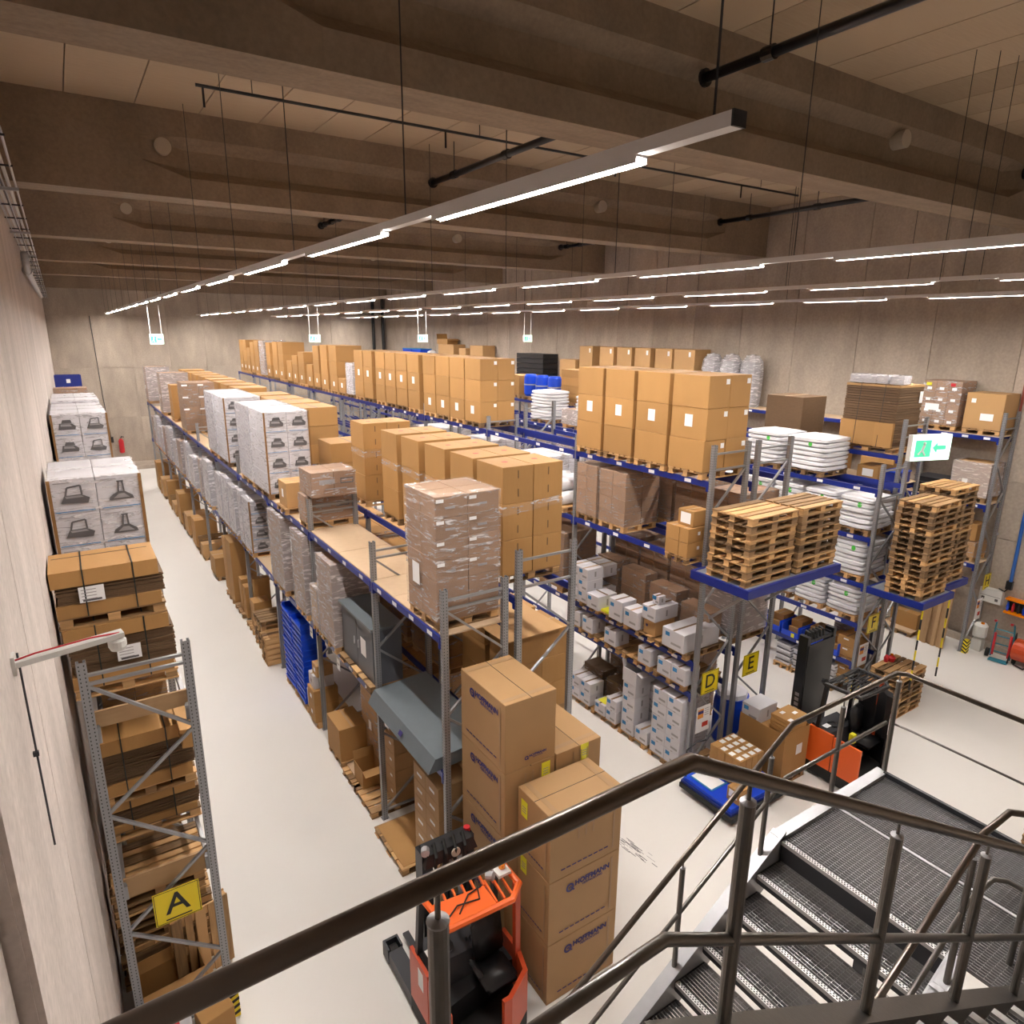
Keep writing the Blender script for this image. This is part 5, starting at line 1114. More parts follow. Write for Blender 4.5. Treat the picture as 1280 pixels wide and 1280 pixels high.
wrapped(22.05, 8.5, 2.83, .8, .75, .45, 1, 3, 1, 'low row of small wrapped cartons on the lower shelf of row H', None, 'cardboard', 'film', stick=False, pdetail=True, place='small cartons of row H')
carton(22.4, 8.85, 3.46, .6, .6, .5, 'brown carton resting on the small wrapped cartons of row H', None, 'cardboard', [('-x', 0, .3, .12, .12, 'paper')])
for k in range(3):
    o = thing('crate', f'black flat crate on the middle shelf of row H, {("lower", "middle", "upper")[k]}', 'crate', (22.4, 10.0, 4.65 + k * .17), 0, 'black flat crates of row H', bevbox(.8, 1.0, .15, 'black_plastic')); link('rim', cached('crim', lambda: MB().box(-.42, .42, -.52, .52, 0, .015).mesh('rim', 'dark_steel')), o, (0, 0, .15))
Hx = [(17.3, 'b'), (18.3, 'b'), (19.25, 'b'), (20.4, 'c'), (21.6, 'c'), (22.9, 'c'), (24.1, 'c'), (25.35, 'c'), (26.9, 'c')]
nc = nb_ = 0
for y, kd in Hx:
    if kd == 'c':
        nc += 1; carton(22.4, y, 6.63, .95, 1.0 if nc != 1 else 1.15, 2.1, f'tall brown carton against the right wall, {ORD[nc - 1]} from the right', 'tall cartons along the right wall', 'cardboard_light', [('-x', .3, 1.9, .12, .2, 'paper')], tape='y')
    else:
        nb_ += 1; t = thing('foil_bundle', f'silver grey foil covered bundle against the right wall, {ORD[nb_ - 1]} from the right', 'bundle', (22.4, y, 6.63), 0, 'silver bundles along the right wall')
        part('foil', MB().lathe([(.38, 0), (.42, .5), (.44, 1.3), (.40, 1.7), (.25, 1.95), (.05, 2.0)], 0, 0, 11), 'film_milky', t); part('contents', MB().lathe([(.36, 0), (.4, 1.5), (.15, 1.7)], 0, 0, 9), 'print_mid', t)
t = thing('folded_crates', 'stack of black folded crates on row H against the right wall', 'crate', (22.4, 31.8, 6.63))
for k in range(6): part('folded_crate', MB().box(-.5, .5, -1.3, 1.3, k * .27, k * .27 + .25), 'black_plastic', t)
for i, (y, sy, h) in enumerate(((28.4, 1.3, 1.4), (37.8, 1.6, 1.9), (39.6, .9, 1.7), (41.9, 2.2, 1.9))):
    carton(22.4, y, 6.63, .9, sy, h, f'brown carton on row H left of the tall cartons, {ORD[i]} from the right', 'far cartons along the right wall', 'cardboard_light', tape='y')
open_box(22.4, 42.5, 8.54, .8, 1.5, .35, 'open brown carton on top of the farthest brown carton of row H')
for k in range(2):
    o = thing('tub', f'blue lidded tub at the far end of row H, {ORD[k]} from the right', 'tub', (22.4, 46.6 + 1.6 * k, 6.63 if k < 2 else 6.63), 0, 'blue tubs on row H', bevbox(.9, 1.5, 1.45, 'plastic_blue')); link('lid', cached('tublid', lambda: MB().box(-.47, .47, -.78, .78, 0, .06).mesh('lid', 'print_sky')), o, (0, 0, 1.452))
t = thing('film_heap', 'white crumpled film heap beside the blue tubs on row H', 'film', (22.4, 44.9, 6.63)); part('heap', MB().lathe([(.45, 0), (.5, .9), (.3, 1.35), (.05, 1.45)], 0, 0, 9), 'sack_white', t)
for i in range(3):
    for z in (2.83, 4.65):
        cstack(22.0, 11.2 + i * 1.9, z, 1, 1, 1, .85, 1.1, .7 + .2 * (i % 3), 'shaded brown carton', f'{ORD[i]} {"upper" if z > 4 else "lower"} place past the first bay, row H', 'shaded cartons of row H', 'cardboard')
# row H floor: leaning planks, pallet, canisters, hand truck, wall shelf
for k in range(9):
    x0, y0 = 21.78 + .03 * (k % 3), 8.75 + k * .085
    t = thing('wood_plank', f'long plank leaning against row H, {ORD[k]} from the end post', 'plank', (x0, y0, 0), 0, 'planks leaning on row H'); part('plank', MB().bar((-.12, 0, 0), (.16, .06, 1.95 - .04 * (k % 4)), .075, .10, up=(0, 1, 0)), 'plank_wood', t)
pallet(22.0, 10.2, 0, 'floor pallet with chipboard top against the right wall kerb', w=.75, d=1.1, detail=True); t = thing('chipboard_sheet', 'chipboard sheet on the floor pallet against the right wall kerb', 'board', (22.0, 10.2, .147)); part('sheet', MB().box(-.37, .37, -.55, .55, 0, .02), 'chipboard', t)
carton(22.1, 10.1, .17, .3, .85, .52, 'long brown carton on the chipboard topped floor pallet by the right wall', None, 'cardboard', [('-x', -.35, .1, .1, .12, 'paper')])
for k in range(2):
    t = thing('canister', ('lower square grey white canister beside row H', 'upper rounder white canister beside row H')[k], 'canister', (22.55, 8.12, k * .45), 0, None)
    part('body', MB().lathe([(.17, 0), (.19, .04), (.19, .36), (.14, .43), (.08, .445)], 0, 0, 4 if k == 0 else 12), 'white_plastic', t, rz=PI / 4 if k == 0 else 0)
    part('cap', MB().lathe([(.05, .43), (.05, .48)], -.05, -.05, 10), 'lamp_orange' if k else 'paper', t); 
def hand_truck():
    t = thing('hand_truck', 'teal and red hand truck standing against the right wall', 'hand truck', (22.35, 7.42, 0), .15)
    for s in (-1, 1):
        part('side_tube', MB().tube([(-.02, s * .24, .08), (-.02, s * .24, .9), (-.10, s * .22, 1.2), (-.30, s * .2, 1.3)], .025, 8), 'teal', t)
        part('grip', MB().tube([(-.28, s * .2, 1.29), (-.42, s * .2, 1.33)], .034, 8), 'red', t)
        part('wheel', MB().tube([(.05, s * .30, .13), (.05, s * .38, .13)], .13, 16), 'black_rubber', t)
        part('front_guard', MB().tube([(-.07, s * .2, .15), (-.07, s * .2, .85)], .035, 8), 'red', t)
    for z in (.25, .5, .75, .95): part('cross_tube', MB().tube([(-.02, -.24, z), (-.02, .24, z)], .018, 8), 'teal', t)
    part('foot_plate', MB().box(-.28, -.02, -.24, .24, .02, .035), 'teal', t)
hand_truck()
t = thing('hose_reel', 'dark red hose reel cart behind the hand truck at the right edge', 'hose reel', (22.5, 6.85, 0)); part('drum', MB().tube([(0, -.28, .45), (0, .28, .45)], .33, 18), 'truck_red', t); part('hose', MB().tube([(-.36, -.2, .5), (-.4, -.3, .25), (-.35, -.1, .04), (-.2, .2, .04)], .02, 6), 'black_rubber', t)
for s in (-1, 1): part('frame', MB().tube([(-.3, s * .32, 0.03), (0, s * .32, .9), (.15, s * .32, 0.03)], .02, 6), 'black_plastic', t)
t = thing('tool_rack', 'orange and black tool rack on the right wall above the hand truck', 'tool rack', (XR - .12, 7.4, 1.35)); part('top_shelf', MB().box(-.12, .1, -.4, .3, .42, .48), 'lamp_orange', t); part('bottom_shelf', MB().box(-.12, .1, -.4, .3, 0, .06), 'lamp_orange', t); part('back_plate', MB().box(.06, .1, -.4, .3, .06, .42), 'black_plastic', t)
for k in range(5): part('tool', MB().lathe([(.03, .07), (.045, .2), (.02, .34)], -.02, -.32 + k * .14, 8), ('red', 'bin_blue', 'black_plastic')[k % 3], t)
t = thing('floor_scuff', 'dark scuff marks on the floor beside the big printed cartons', 'floor marks', (7.8, 7.55, 0.001), .0)
for k in range(34):
    a = R.gauss(0, .07); b = R.gauss(0, .2); part('scuff', MB().box(a, a + .006 + R.random() * .012, b, b + R.uniform(.08, .22), 0, .0006 + k * .00001), 'stain', t, rz=.1)

# ================================================================== PRINTED CARTONS, TRUCKS, CART
def emblem(s):
    def mk():
        mb = MB(); n = 18
        for i in range(n):
            a, b = 2 * PI * i / n, 2 * PI * (i + 1) / n
            mb.poly([(math.cos(a) * s, math.sin(a) * s, .001), (math.cos(b) * s, math.sin(b) * s, .001), (math.cos(b) * s * .55, math.sin(b) * s * .55, .001), (math.cos(a) * s * .55, math.sin(a) * s * .55, .001)])
        mb.poly([(s * .1, -s * .1, .0015), (s * .45, -s * .1, .0015), (s * 1.25, -s * .9, .0015), (s * .8, -s * 1.0, .0015)])
        mb.poly([(-s * .3, s * .2, .0015), (s * .5, s * .2, .0015), (s * .5, -s * .05, .0015), (-s * .3, -s * .05, .0015)])
        return mb.mesh('emblem', 'print_blue')
    return cached(('emb', s), mk)
def printed(o, face, sx, sy, u, z, size):
    r = FACE[face]; w = size * 6.3
    link('emblem', emblem(size * .62), o, on_face(face, sx, sy, u - w * .5 - size * .35, z - size * .1, .001), rot=r)
    link('lettering', text_mesh('HOFFMANN', size, 'print_blue', .0006, size * .045), o, on_face(face, sx, sy, u, z + size * .12, .001), rot=r)
    link('lettering', text_mesh('VERPACKUNG', size * .5, 'print_blue', .0006, size * .01), o, on_face(face, sx, sy, u, z - size * .52, .001), rot=r)
def hcarton(x, y, z, sx, sy, sz, lab, big=None, small=None, foot=(), yellow=None, tape='y'):
    o = carton(x + sx / 2, y + sy / 2, z, sx - .012, sy - .012, sz - .004, lab, 'big printed cartons beside the orange truck', 'cardboard_print', tape=None)
    L_ = MB(); 
    if tape == 'y': L_.box(-.004, .004, -sy / 2 + .01, sy / 2 - .01, 0, .003)
    else: L_.box(-sx / 2 + .01, sx / 2 - .01, -.004, .004, 0, .003)
    part('flap_gap', L_, 'sign_black', o, (0, 0, sz - .004))
    for q in (-1, 1):
        a, b_ = sorted((q * .36, q * .42))
        T = MB().box(-sx * .48, sx * .48, sy * a, sy * b_, 0, .002) if tape == 'y' else MB().box(sx * a, sx * b_, -sy * .48, sy * .48, 0, .002)
        part('tape', T, 'tape', o, (0, 0, sz - .004))
    if big:
        printed(o, big, sx, sy, (sy if big[1] == 'x' else sx) * .10, sz * .80, .115)
    if small: printed(o, small, sx, sy, .1, sz * .16, .055)
    for f in foot:
        w_ = (sy if f[1] == 'x' else sx)
        for q in range(9): patch('small_print', o, f, sx, sy, -w_ * .32 + q * w_ * .075, sz * .14, w_ * .055, .018, 'print_blue')
        patch('clear_tape', o, f, sx, sy, w_ * .38, sz * .5, .03, sz * .85, 'tape')
    if yellow: 
        patch('yellow_note', o, yellow[0], sx, sy, yellow[1], yellow[2], .15, .27, 'sticker_yellow')
        for q in range(3): patch('note_print', o, yellow[0], sx, sy, yellow[1], yellow[2] - .05 + q * .04, .09, .012, 'print_mid', off=.002)
    for q in range(0 if big == '-y' or small else 3): patch('seam_stain', o, '-y', sx, sy, -sx * .12 + q * .13, sz * .72, .03, sz * .42, 'tape')
    return o
pallet(4.85, 7.52, 0, 'pallet under the tall column of printed cartons in front of row B', w=.9, d=1.3, detail=True)
pallet(5.74, 7.52, 0, 'pallet under the right column of printed cartons in front of row C', w=.85, d=1.3, detail=True)
for k in range(4):
    hcarton(4.41, 6.87, .147 + k * 1.087, .88, 1.31, 1.087, f'big printed brown carton, {tier(k, 4)} of the four-high column in front of row B', big='-x', small='-y' if k == 3 else None, foot=('-x',), yellow=('-y', .25, .93) if k == 2 else None)
for k in range(3):
    hcarton(5.31, 6.87, .147 + k * 1.087, .86, 1.31, 1.087, f'big brown carton, {tier(k, 3)} of the right column behind the printed stack', foot=(), yellow=('-y', .1, .95) if k == 2 else None)
for k in range(3):
    hcarton(4.6, 6.03, .002 + k * 1.062, 1.28, .8, 1.062, f'big printed brown carton, {tier(k, 3)} of the free column right of the orange truck', big='-y' if k < 2 else None, foot=('-y', '-x'), yellow=('-x', -.22, .8 if k == 2 else .93) if k > 0 else None, tape='x')

def truck(x0, y0, lab, mast_h, mast_w, dark_mast):
    """reach truck, left side at x0, rear at y0, forks towards +y"""
    t = thing('reach_truck', lab, 'forklift', (x0 + .68, y0 + .65, 0)); w = .68
    foot = [(-w, -.55), (-w + .12, -.68), (w - .5, -.68), (w - .1, -.45), (w, -.1), (w, .62), (-w, .62)]
    part('chassis', MB().prism(foot, 'z', .05, .3), 'black_rubber', t)
    part('battery_cover', MB().prism([(-w + .01, .62), (-w + .01, -.2), (w - .01, -.0), (w - .01, .62)], 'z', .301, .75), 'black_plastic', t)
    # orange skirt walls
    part('left_panel', MB().box(-w, -w + .05, -.55, .05, .3, 1.12).box(-w, -w + .05, .07, .62, .3, 1.15), 'truck_red' if not dark_mast else 'truck_orange', t)
    part('rear_panel', MB().prism([(w - .62, -.68), (w - .5, -.68), (w - .1, -.45), (w, -.1), (w, .3), (w - .06, .3), (w - .06, -.08), (w - .15, -.4), (w - .52, -.62), (w - .62, -.62)], 'z', .3, 1.0), 'truck_red' if not dark_mast else 'black_plastic', t)
    if dark_mast: part('rear_trim', MB().prism([(w - .5, -.685), (w - .1, -.455), (w + .004, -.1), (w + .004, .3), (w - .05, .3), (w - .05, -.1), (w - .14, -.42), (w - .5, -.63)], 'z', .3, .38), 'truck_orange', t)
    part('rear_panel', MB().box(-w + .05, -.1, -.68, -.62, .3, .45), 'truck_red', t)
    part('floor_plate', MB().box(-w + .05, .05, -.6, .1, .301, .34), 'black_rubber', t)
    part('dashboard', MB().hexa([(-w + .06, .1, .75), (.35, .1, .75), (.35, .6, .75), (-w + .06, .6, .75), (-w + .06, .2, 1.12), (.3, .2, 1.05), (.3, .6, 1.15), (-w + .06, .6, 1.2)]), 'dark_steel', t)
    part('steering_knob', MB().lathe([(.10, 1.12), (.11, 1.15), (.03, 1.19)], -.25, .36, 12), 'black_plastic', t)
    for k in range(4): part('lever', MB().bar((.05 + k * .06, .35, 1.06), (.05 + k * .06, .30, 1.18), .02, .02), 'black_plastic', t)
    part('note', MB().box(-.55, -.38, .3, .42, 1.175, 1.178), 'paper', t)
    def cushion(sx, sy, sz, r=.05):
        bm = bmesh.new(); bmesh.ops.create_cube(bm, size=1); bmesh.ops.scale(bm, vec=(sx, sy, sz), verts=bm.verts)
        bmesh.ops.bevel(bm, geom=bm.edges[:], offset=r, segments=3, affect='EDGES'); me = bpy.data.meshes.new('cushion'); bm.to_mesh(me); bm.free(); me.materials.append(M['black_plastic'])
        for p in me.polygons: p.use_smooth = True
        return me
    s = link('seat', cushion(.5, .5, .14), t, (.25, -.12, .86))
    link('backrest', cushion(.5, .14, .62), t, (.3, .16, 1.2), rot=(-.15, 0, .12)); link('armrest', cushion(.08, .34, .07, .03), t, (-.03, -.1, 1.05))
    part('seat_base', MB().box(.05, .5, -.32, .1, .75, .8), 'black_plastic', t)
    part('document_pocket', MB().hexa([(.18, -.60, .55), (.42, -.52, .55), (.42, -.50, .55), (.18, -.58, .55), (.18, -.62, .85), (.42, -.54, .85), (.42, -.51, .85), (.18, -.59, .85)]), 'paper', t)
    # overhead guard
    zr = 2.2
    for (px, py, qx, qy) in ((-w + .06, .5, -w + .1, .4), (w - .06, .5, w - .1, .42), (w - .05, -.1, w - .1, -.15), ):
        part('guard_post', MB().bar((px, py, .7), (qx, qy, zr), .08, .08, up=(0, 1, 0)), 'truck_red' if (py < 0) else 'black_plastic', t)
    ring = [(-w + .06, .42, zr), (w - .08, .42, zr), (w - .08, -.18, zr), (w - .3, -.36, zr), (-w + .12, -.32, zr)]
    part('roof_frame', MB().tube(ring, .045, 8, close=True), 'truck_orange' if not dark_mast else 'black_plastic', t)
    if not dark_mast:
        part('roof_plate', MB().prism([(-w + .08, -.28), (w - .52, -.33), (w - .52, .02), (-w + .1, .1)], 'z', zr, zr + .03), 'truck_orange', t)
        for k in range(7): part('roof_bar', MB().bar((-w + .3 + k * .14, .03, zr), (-w + .36 + k * .14, .42, zr), .025, .05), 'truck_orange', t)
        for k in range(3): part('roof_bar', MB().bar((w - .50 + k * .12, -.3, zr), (w - .46 + k * .12, .1, zr), .025, .05), 'truck_orange', t)
        part('cable', MB().tube([(-w + .2, -.2, zr + .04), (-.3, -.1, zr + .05), (.0, -.15, zr + .04), (.1, .1, zr + .05)], .01, 5), 'black_rubber', t)
        part('cable', MB().tube([(-w + .35, -.22, zr + .04), (-.1, -.02, zr + .05), (.12, .02, zr + .04)], .01, 5), 'black_rubber', t)
        part('beacon_bracket', MB().box(w - .3, w - .1, -.02, .2, zr + .05, zr + .09), 'white_plastic', t)
        part('beacon', MB().lathe([(.045, zr + .09), (.05, zr + .16), (.02, zr + .2)], w - .18, .1, 12), 'lamp_orange', t)
        part('work_light', MB().tube([(w - .42, .1, zr + .08), (w - .36, .02, zr + .1)], .06, 10), 'galv_light', t)
    else:
        for k in range(9): part('roof_bar', MB().tube([(-w + .2 + .02 * k, -.32 + k * .085, zr + .01), (0, -.34 + k * .085, zr + .05), (w - .15, -.28 + k * .085, zr + .01)], .016, 6), 'black_plastic', t)
        part('roof_bar', MB().tube([(0, -.36, zr + .04), (0, .42, zr + .04)], .02, 6), 'black_plastic', t)
        part('work_light', MB().tube([(-w + .1, .5, zr + .02), (-w + .06, .42, zr + .05)], .06, 10), 'black_plastic', t)
        part('tall_back', MB().prism([(w - .3, -.5), (w - .1, -.4), (w - .02, -.1), (w - .02, .3), (w - .1, .3), (w - .12, -.1), (w - .3, -.38)], 'z', 1.0, 2.0), 'black_plastic', t)
        part('yellow_note', MB().box(-w + .3, -w + .42, -.2, -.1, 1.0, 1.2), 'sticker_yellow', t)
    # mast
    my = 1.02 if dark_mast else .72; mw = mast_w
    for s_ in (-1, 1):
        part('mast_channel', MB().box(s_ * mw - .05, s_ * mw + .05, my - .02, my + .2, .08, mast_h).box(s_ * (mw - .1) - .03, s_ * (mw - .1) + .03, my + .02, my + .16, .1, mast_h - .06), 'black_pipe', t)
        part('load_leg', MB().box(s_ * (w - .12) - .11, s_ * (w - .12) + .11, .62, 1.45, .06, .26), 'dark_steel', t)
        part('leg_wheel', MB().tube([(s_ * (w - .12) - .06, 1.52, .13), (s_ * (w - .12) + .06, 1.52, .13)], .125, 16), 'black_rubber', t)
        part('leg_end', MB().box(s_ * (w - .12) - .12, s_ * (w - .12) - .09, 1.45, 1.66, .04, .3).box(s_ * (w - .12) + .09, s_ * (w - .12) + .12, 1.45, 1.66, .04, .3).box(s_ * (w - .12) - .09, s_ * (w - .12) + .09, 1.62, 1.66, .04, .3), 'dark_steel', t)
        part('fork', MB().box(s_ * .25 - .05, s_ * .25 + .05, my + .24, my + 1.05, .09, .13).box(s_ * .25 - .05, s_ * .25 + .05, my + .22, my + .27, .13, .7), 'dark_steel', t)
    part('fork_carriage', MB().box(-.45, .45, my + .2, my + .24, .3, .7), 'black_pipe', t)
    for z in (.5, 1.3, mast_h - .1): part('cross_tie', MB().box(-mw, mw, my + (.0 if z > 2 else .12), my + .2, z - .07, z), 'black_pipe', t)
    if dark_mast:
        part('mast_cover', MB().box(-mw, mw, my - .03, my, .1, mast_h - .2), 'black_plastic', t)
        for k in range(5): part('hose', MB().tube([(-mw + .12 + k * .12, my + .02, mast_h - .15), (-mw + .12 + k * .12, my + .06, mast_h + .04), (-mw + .14 + k * .12, my + .16, mast_h + .05), (-mw + .14 + k * .12, my + .2, mast_h - .15)], .028, 7), 'black_rubber', t)
        for q in range(4): part('printed_mark', MB().box(-mw - .052, -mw - .05, my + .03 + .0 * q, my + .13, 1.2 + q * .12, 1.28 + q * .12), 'print_mid', t)
    else:
        part('hydraulic_cylinder', MB().tube([(0, my + .08, .2), (0, my + .08, mast_h - .15)], .05, 12), 'black_pipe', t)
        part('mast_head', MB().hexa([(-mw - .05, my - .12, mast_h - .15), (mw + .05, my - .12, mast_h - .15), (mw + .05, my + .2, mast_h - .15), (-mw - .05, my + .2, mast_h - .15), (-mw, my - .08, mast_h + .02), (mw, my - .08, mast_h + .02), (mw, my + .16, mast_h + .04), (-mw, my + .16, mast_h + .04)]), 'black_plastic', t)
        for k in range(4): part('hose', MB().tube([(-.25 + k * .15, my - .1, mast_h - .2), (-.25 + k * .15, my - .14, mast_h), (-.22 + k * .15, my, mast_h + .1), (-.2 + k * .15, my + .12, mast_h - .05)], .024, 6), 'black_rubber', t)
        part('head_lamp', MB().tube([(-mw + .02, my + .02, mast_h + .06), (-mw - .02, my - .06, mast_h + .06)], .06, 10), 'galv_light', t)
        part('red_pin', MB().lathe([(.05, mast_h), (.05, mast_h + .06)], mw, my + .1, 8), 'red', t)
        part('gauge', MB().tube([(.05, my - .15, mast_h - .05), (.05, my - .13, mast_h - .05)], .07, 12), 'disc_tan', t)
        part('side_print', MB().box(-w - .002, -w, -.35, .0, .45, .95), 'tape', t)
        part('side_notice', MB().box(-w - .003, -w, .2, .35, .75, 1.05), 'paper', t)
    return t
truck(2.95, 5.75, 'orange reach truck seen from above behind the thick handrail', 2.45, .36, False)
truck(12.66, 6.1, 'orange and black reach truck with tall black mast and barred roof', 3.0, .48, True)

# blue platform cart with small cartons
t = thing('platform_cart', 'low blue platform cart with dark bumper beside the row D post', 'cart', (10.62, 7.72, 0))
part('deck', MB().box(-.76, .80, -.62, .62, .26, .33), 'plastic_blue', t)
part('deck_edge', MB().box(-.80, .84, -.66, .66, .2, .26), 'rack_blue', t)
part('bumper', MB().box(-.84, .88, -.72, -.66, .10, .2).box(-.84, -.80, -.66, .66, .10, .2), 'black_rubber', t)
for a in (-.6, .62):
    for b in (-.48, .48): part('wheel', MB().tube([(a, b - .03, .1), (a, b + .03, .1)], .1, 14), 'black_rubber', t)
part('push_handle', MB().tube([(-.72, .6, .3), (-.74, .62, .95), (-.4, .66, 1.0), (-.1, .66, .95)], .016, 8), 'dark_steel', t)
part('white_sheet', MB().box(-.62, -.2, .0, .55, .331, .336), 'paper', t); part('sheet_frame', MB().box(-.66, -.16, -.04, .0, .331, .345).box(-.66, -.62, 0, .55, .331, .345), 'print_sky', t)
carton(10.25, 7.25, .33, .36, .3, .3, 'small brown carton at the near corner of the blue cart', None, 'cardboard', [('-y', 0, .15, .1, .08, 'paper'), ('-x', 0, .18, .2, .16, 'paper')])
for i in range(4):
    for j in range(4):
        o = carton(10.55 + i * .185, 7.52 + j * .2, .36, .18, .19, .622, f'slim white-labelled carton in the blue cart block, {ORD[i]} across and {ORD[j]} back', 'slim cartons on the blue cart', 'cardboard', tape=None)
        if not (j == 3 and i == 0): link('top_label', cached('tl', lambda: MB().box(-.06, .06, -.055, .055, 0, .002).mesh('top_label', 'paper')), o, (0, 0, .6225))
t = open_box(12.07, 7.84, .15, .86, 1.15, 1.1, 'large open topped brown carton between the blue cart and the reach truck', flaps=False, name='large_carton')
patch('delivery_note', t, '-y', .86, 1.15, .12, .62, .2, .24, 'paper'); part('inner_stack', MB().box(-.4, .4, -.54, .54, .01, .98), 'cardboard', t)
pallet(12.07, 7.84, 0, 'pallet under the large open topped carton', w=.86, d=1.15, detail=True)
o = wcart(12.0, 8.2, 1.14, .62, .45, .36, 'white carton with blue print on top of the large open carton', None, tape=None)
for k in range(5):
    o = thing('folded_carton', f'folded flat carton in the pile on the large open carton, {tier(k, 5)}', 'box', (12.05, 7.5, 1.135 + k * .085), R.uniform(-.05, .05), 'folded cartons on the large carton', bevbox(.62, .46, .075, 'cardboard')); 
    if k == 4:
        for a, b in ((-.1, .1), (.12, -.05), (-.22, -.18)): link('white_label', cached('wl8', lambda: MB().box(-.06, .06, -.04, .04, 0, .002).mesh('white_label', 'paper')), o, (a, b, .075))

# ================================================================== STEEL STAIRS (double flight) with handrails
st = thing('steel_staircase', 'grey steel grating staircase with landing and tubular handrails at lower right', 'staircase', (0, 0, 0))
ZL, XL0, XL1, Y0, Y1 = 5.46, 4.33, 5.87, 1.38, 2.62
def grating(x0, x1, y0, y1, z, px=.030, py=.048, h=.03, name='grating'):
    mb = MB(); n = int((x1 - x0) / px)
    for i in range(n + 1):
        x = x0 + (x1 - x0) * i / n; mb.box(x - .0022, x + .0022, y0, y1, z - h, z)
    m_ = int((y1 - y0) / py)
    for j in range(m_ + 1):
        y = y0 + (y1 - y0) * j / m_; mb.box(x0, x1, y - .0015, y + .0015, z - .013, z - .008)
    return mb
# landing
part('landing_grating', grating(XL0 + .04, XL1 - .03, -.26, Y1, ZL, .026, .045), 'grate_steel', st, kind='stuff')
lf = MB(); lf.box(XL0 - .02, XL1 + .02, Y1, Y1 + .02, ZL - .22, ZL + .03); part('landing_stringer', lf, 'galv_light', st)
part('landing_edge', MB().box(XL1 - .02, XL1 + .01, -.3, Y1 + .02, ZL - .22, ZL + .04), 'dark_steel', st)
part('landing_edge', MB().box(XL0 + .04, XL1, -.3, -.27, ZL - .22, ZL + .03), 'dark_steel', st)
part('landing_side_channel', MB().box(XL0 - .02, XL1 + .02, Y1 + .02, Y1 + .10, ZL - .22, ZL - .19).box(XL0 - .02, XL1 + .02, Y1 + .02, Y1 + .10, ZL + .0, ZL + .03), 'galv_light', st)
for y in (.95, 1.36): part('cross_beam', MB().box(XL0 + .03, XL1 - .02, y - .03, y + .03, ZL - .2, ZL - .035), 'dark_steel', st)
for x in (4.72, 5.1, 5.5): part('bearer', MB().box(x - .006, x + .006, -.25, Y1, ZL - .1, ZL - .032), 'dark_steel', st)
part('seam_bar', MB().box(5.08, 5.1, -.25, Y1, ZL - .005, ZL + .002), 'galv_light', st)
def nosing(x, y0, y1, z, parent):
    part('nosing', MB().box(x - .004, x + .034, y0, y1, z - .03, z + .003), 'nosing', parent)
    mb = MB(); n = int((y1 - y0) / .022)
    for i in range(n):
        mb.box(x + .004, x + .012, y0 + i * .022, y0 + i * .022 + .011, z + .003, z + .006); mb.box(x + .02, x + .028, y0 + i * .022 + .011, y0 + i * .022 + .02, z + .003, z + .006)
    part('nosing_teeth', mb, 'dark_steel', parent, kind='stuff')
nosing(XL0, Y0, Y1, ZL, st)
part('landing_front', MB().box(XL0 - .0, XL0 + .01, Y0, Y1, ZL - .22, ZL - .03), 'dark_steel', st)
# lower flight down towards -x
GO, RI, NT = .285, .177, 14
for k in range(1, NT + 1):
    x, z = XL0 - GO * k, ZL - RI * k
    tr = part('tread', grating(x + .03, x + GO + .03, Y0 + .01, Y1 - .01, z, .026, .045), 'grate_steel', st)
    nosing(x, Y0 + .01, Y1 - .01, z, tr)
    part('tread_edge', MB().box(x - .004, x, Y0 + .01, Y1 - .01, z - .07, z - .03).box(x + GO + .03, x + GO + .035, Y0 + .01, Y1 - .01, z - .06, z).box(x, x + GO + .03, Y0, Y0 + .01, z - .07, z).box(x, x + GO + .03, Y1 - .01, Y1, z - .07, z), 'dark_steel', tr)
xe, ze = XL0 - GO * NT, ZL - RI * NT
def stringer(y0, y1, x0, z0, x1, z1, h=.30, up=.10, mn='galv_light', name='stringer'):
    part(name, MB().hexa([(x0, y0, z0 - h + up), (x1, y0, z1 - h + up), (x1, y1, z1 - h + up), (x0, y1, z0 - h + up), (x0, y0, z0 + up), (x1, y0, z1 + up), (x1, y1, z1 + up), (x0, y1, z0 + up)]), mn, st)
SL = RI / GO
for (ya, yb) in ((Y1, Y1 + .015), (Y0 - .015, Y0)):
    stringer(ya, yb, xe - .1, ze - .1 * SL, XL0 + .05, ZL + .05 * SL - .02, .32, .06)
stringer(Y1 + .015, Y1 + .10, xe - .1, ze - .1 * SL, XL0 + .02, ZL - .01, .02, .06); stringer(Y0 - .10, Y0 - .015, xe - .1, ze - .1 * SL, XL0 + .02, ZL - .01, .02, .06)
part('lower_landing', grating(xe - .35, xe + .0, Y0 - 1.2, Y1, ze - RI, .034, .05), 'grate_steel', st)
part('landing_edge', MB().box(xe - .38, xe - .35, Y0 - 1.25, Y1 + .02, ze - RI - .2, ze - RI), 'dark_steel', st)
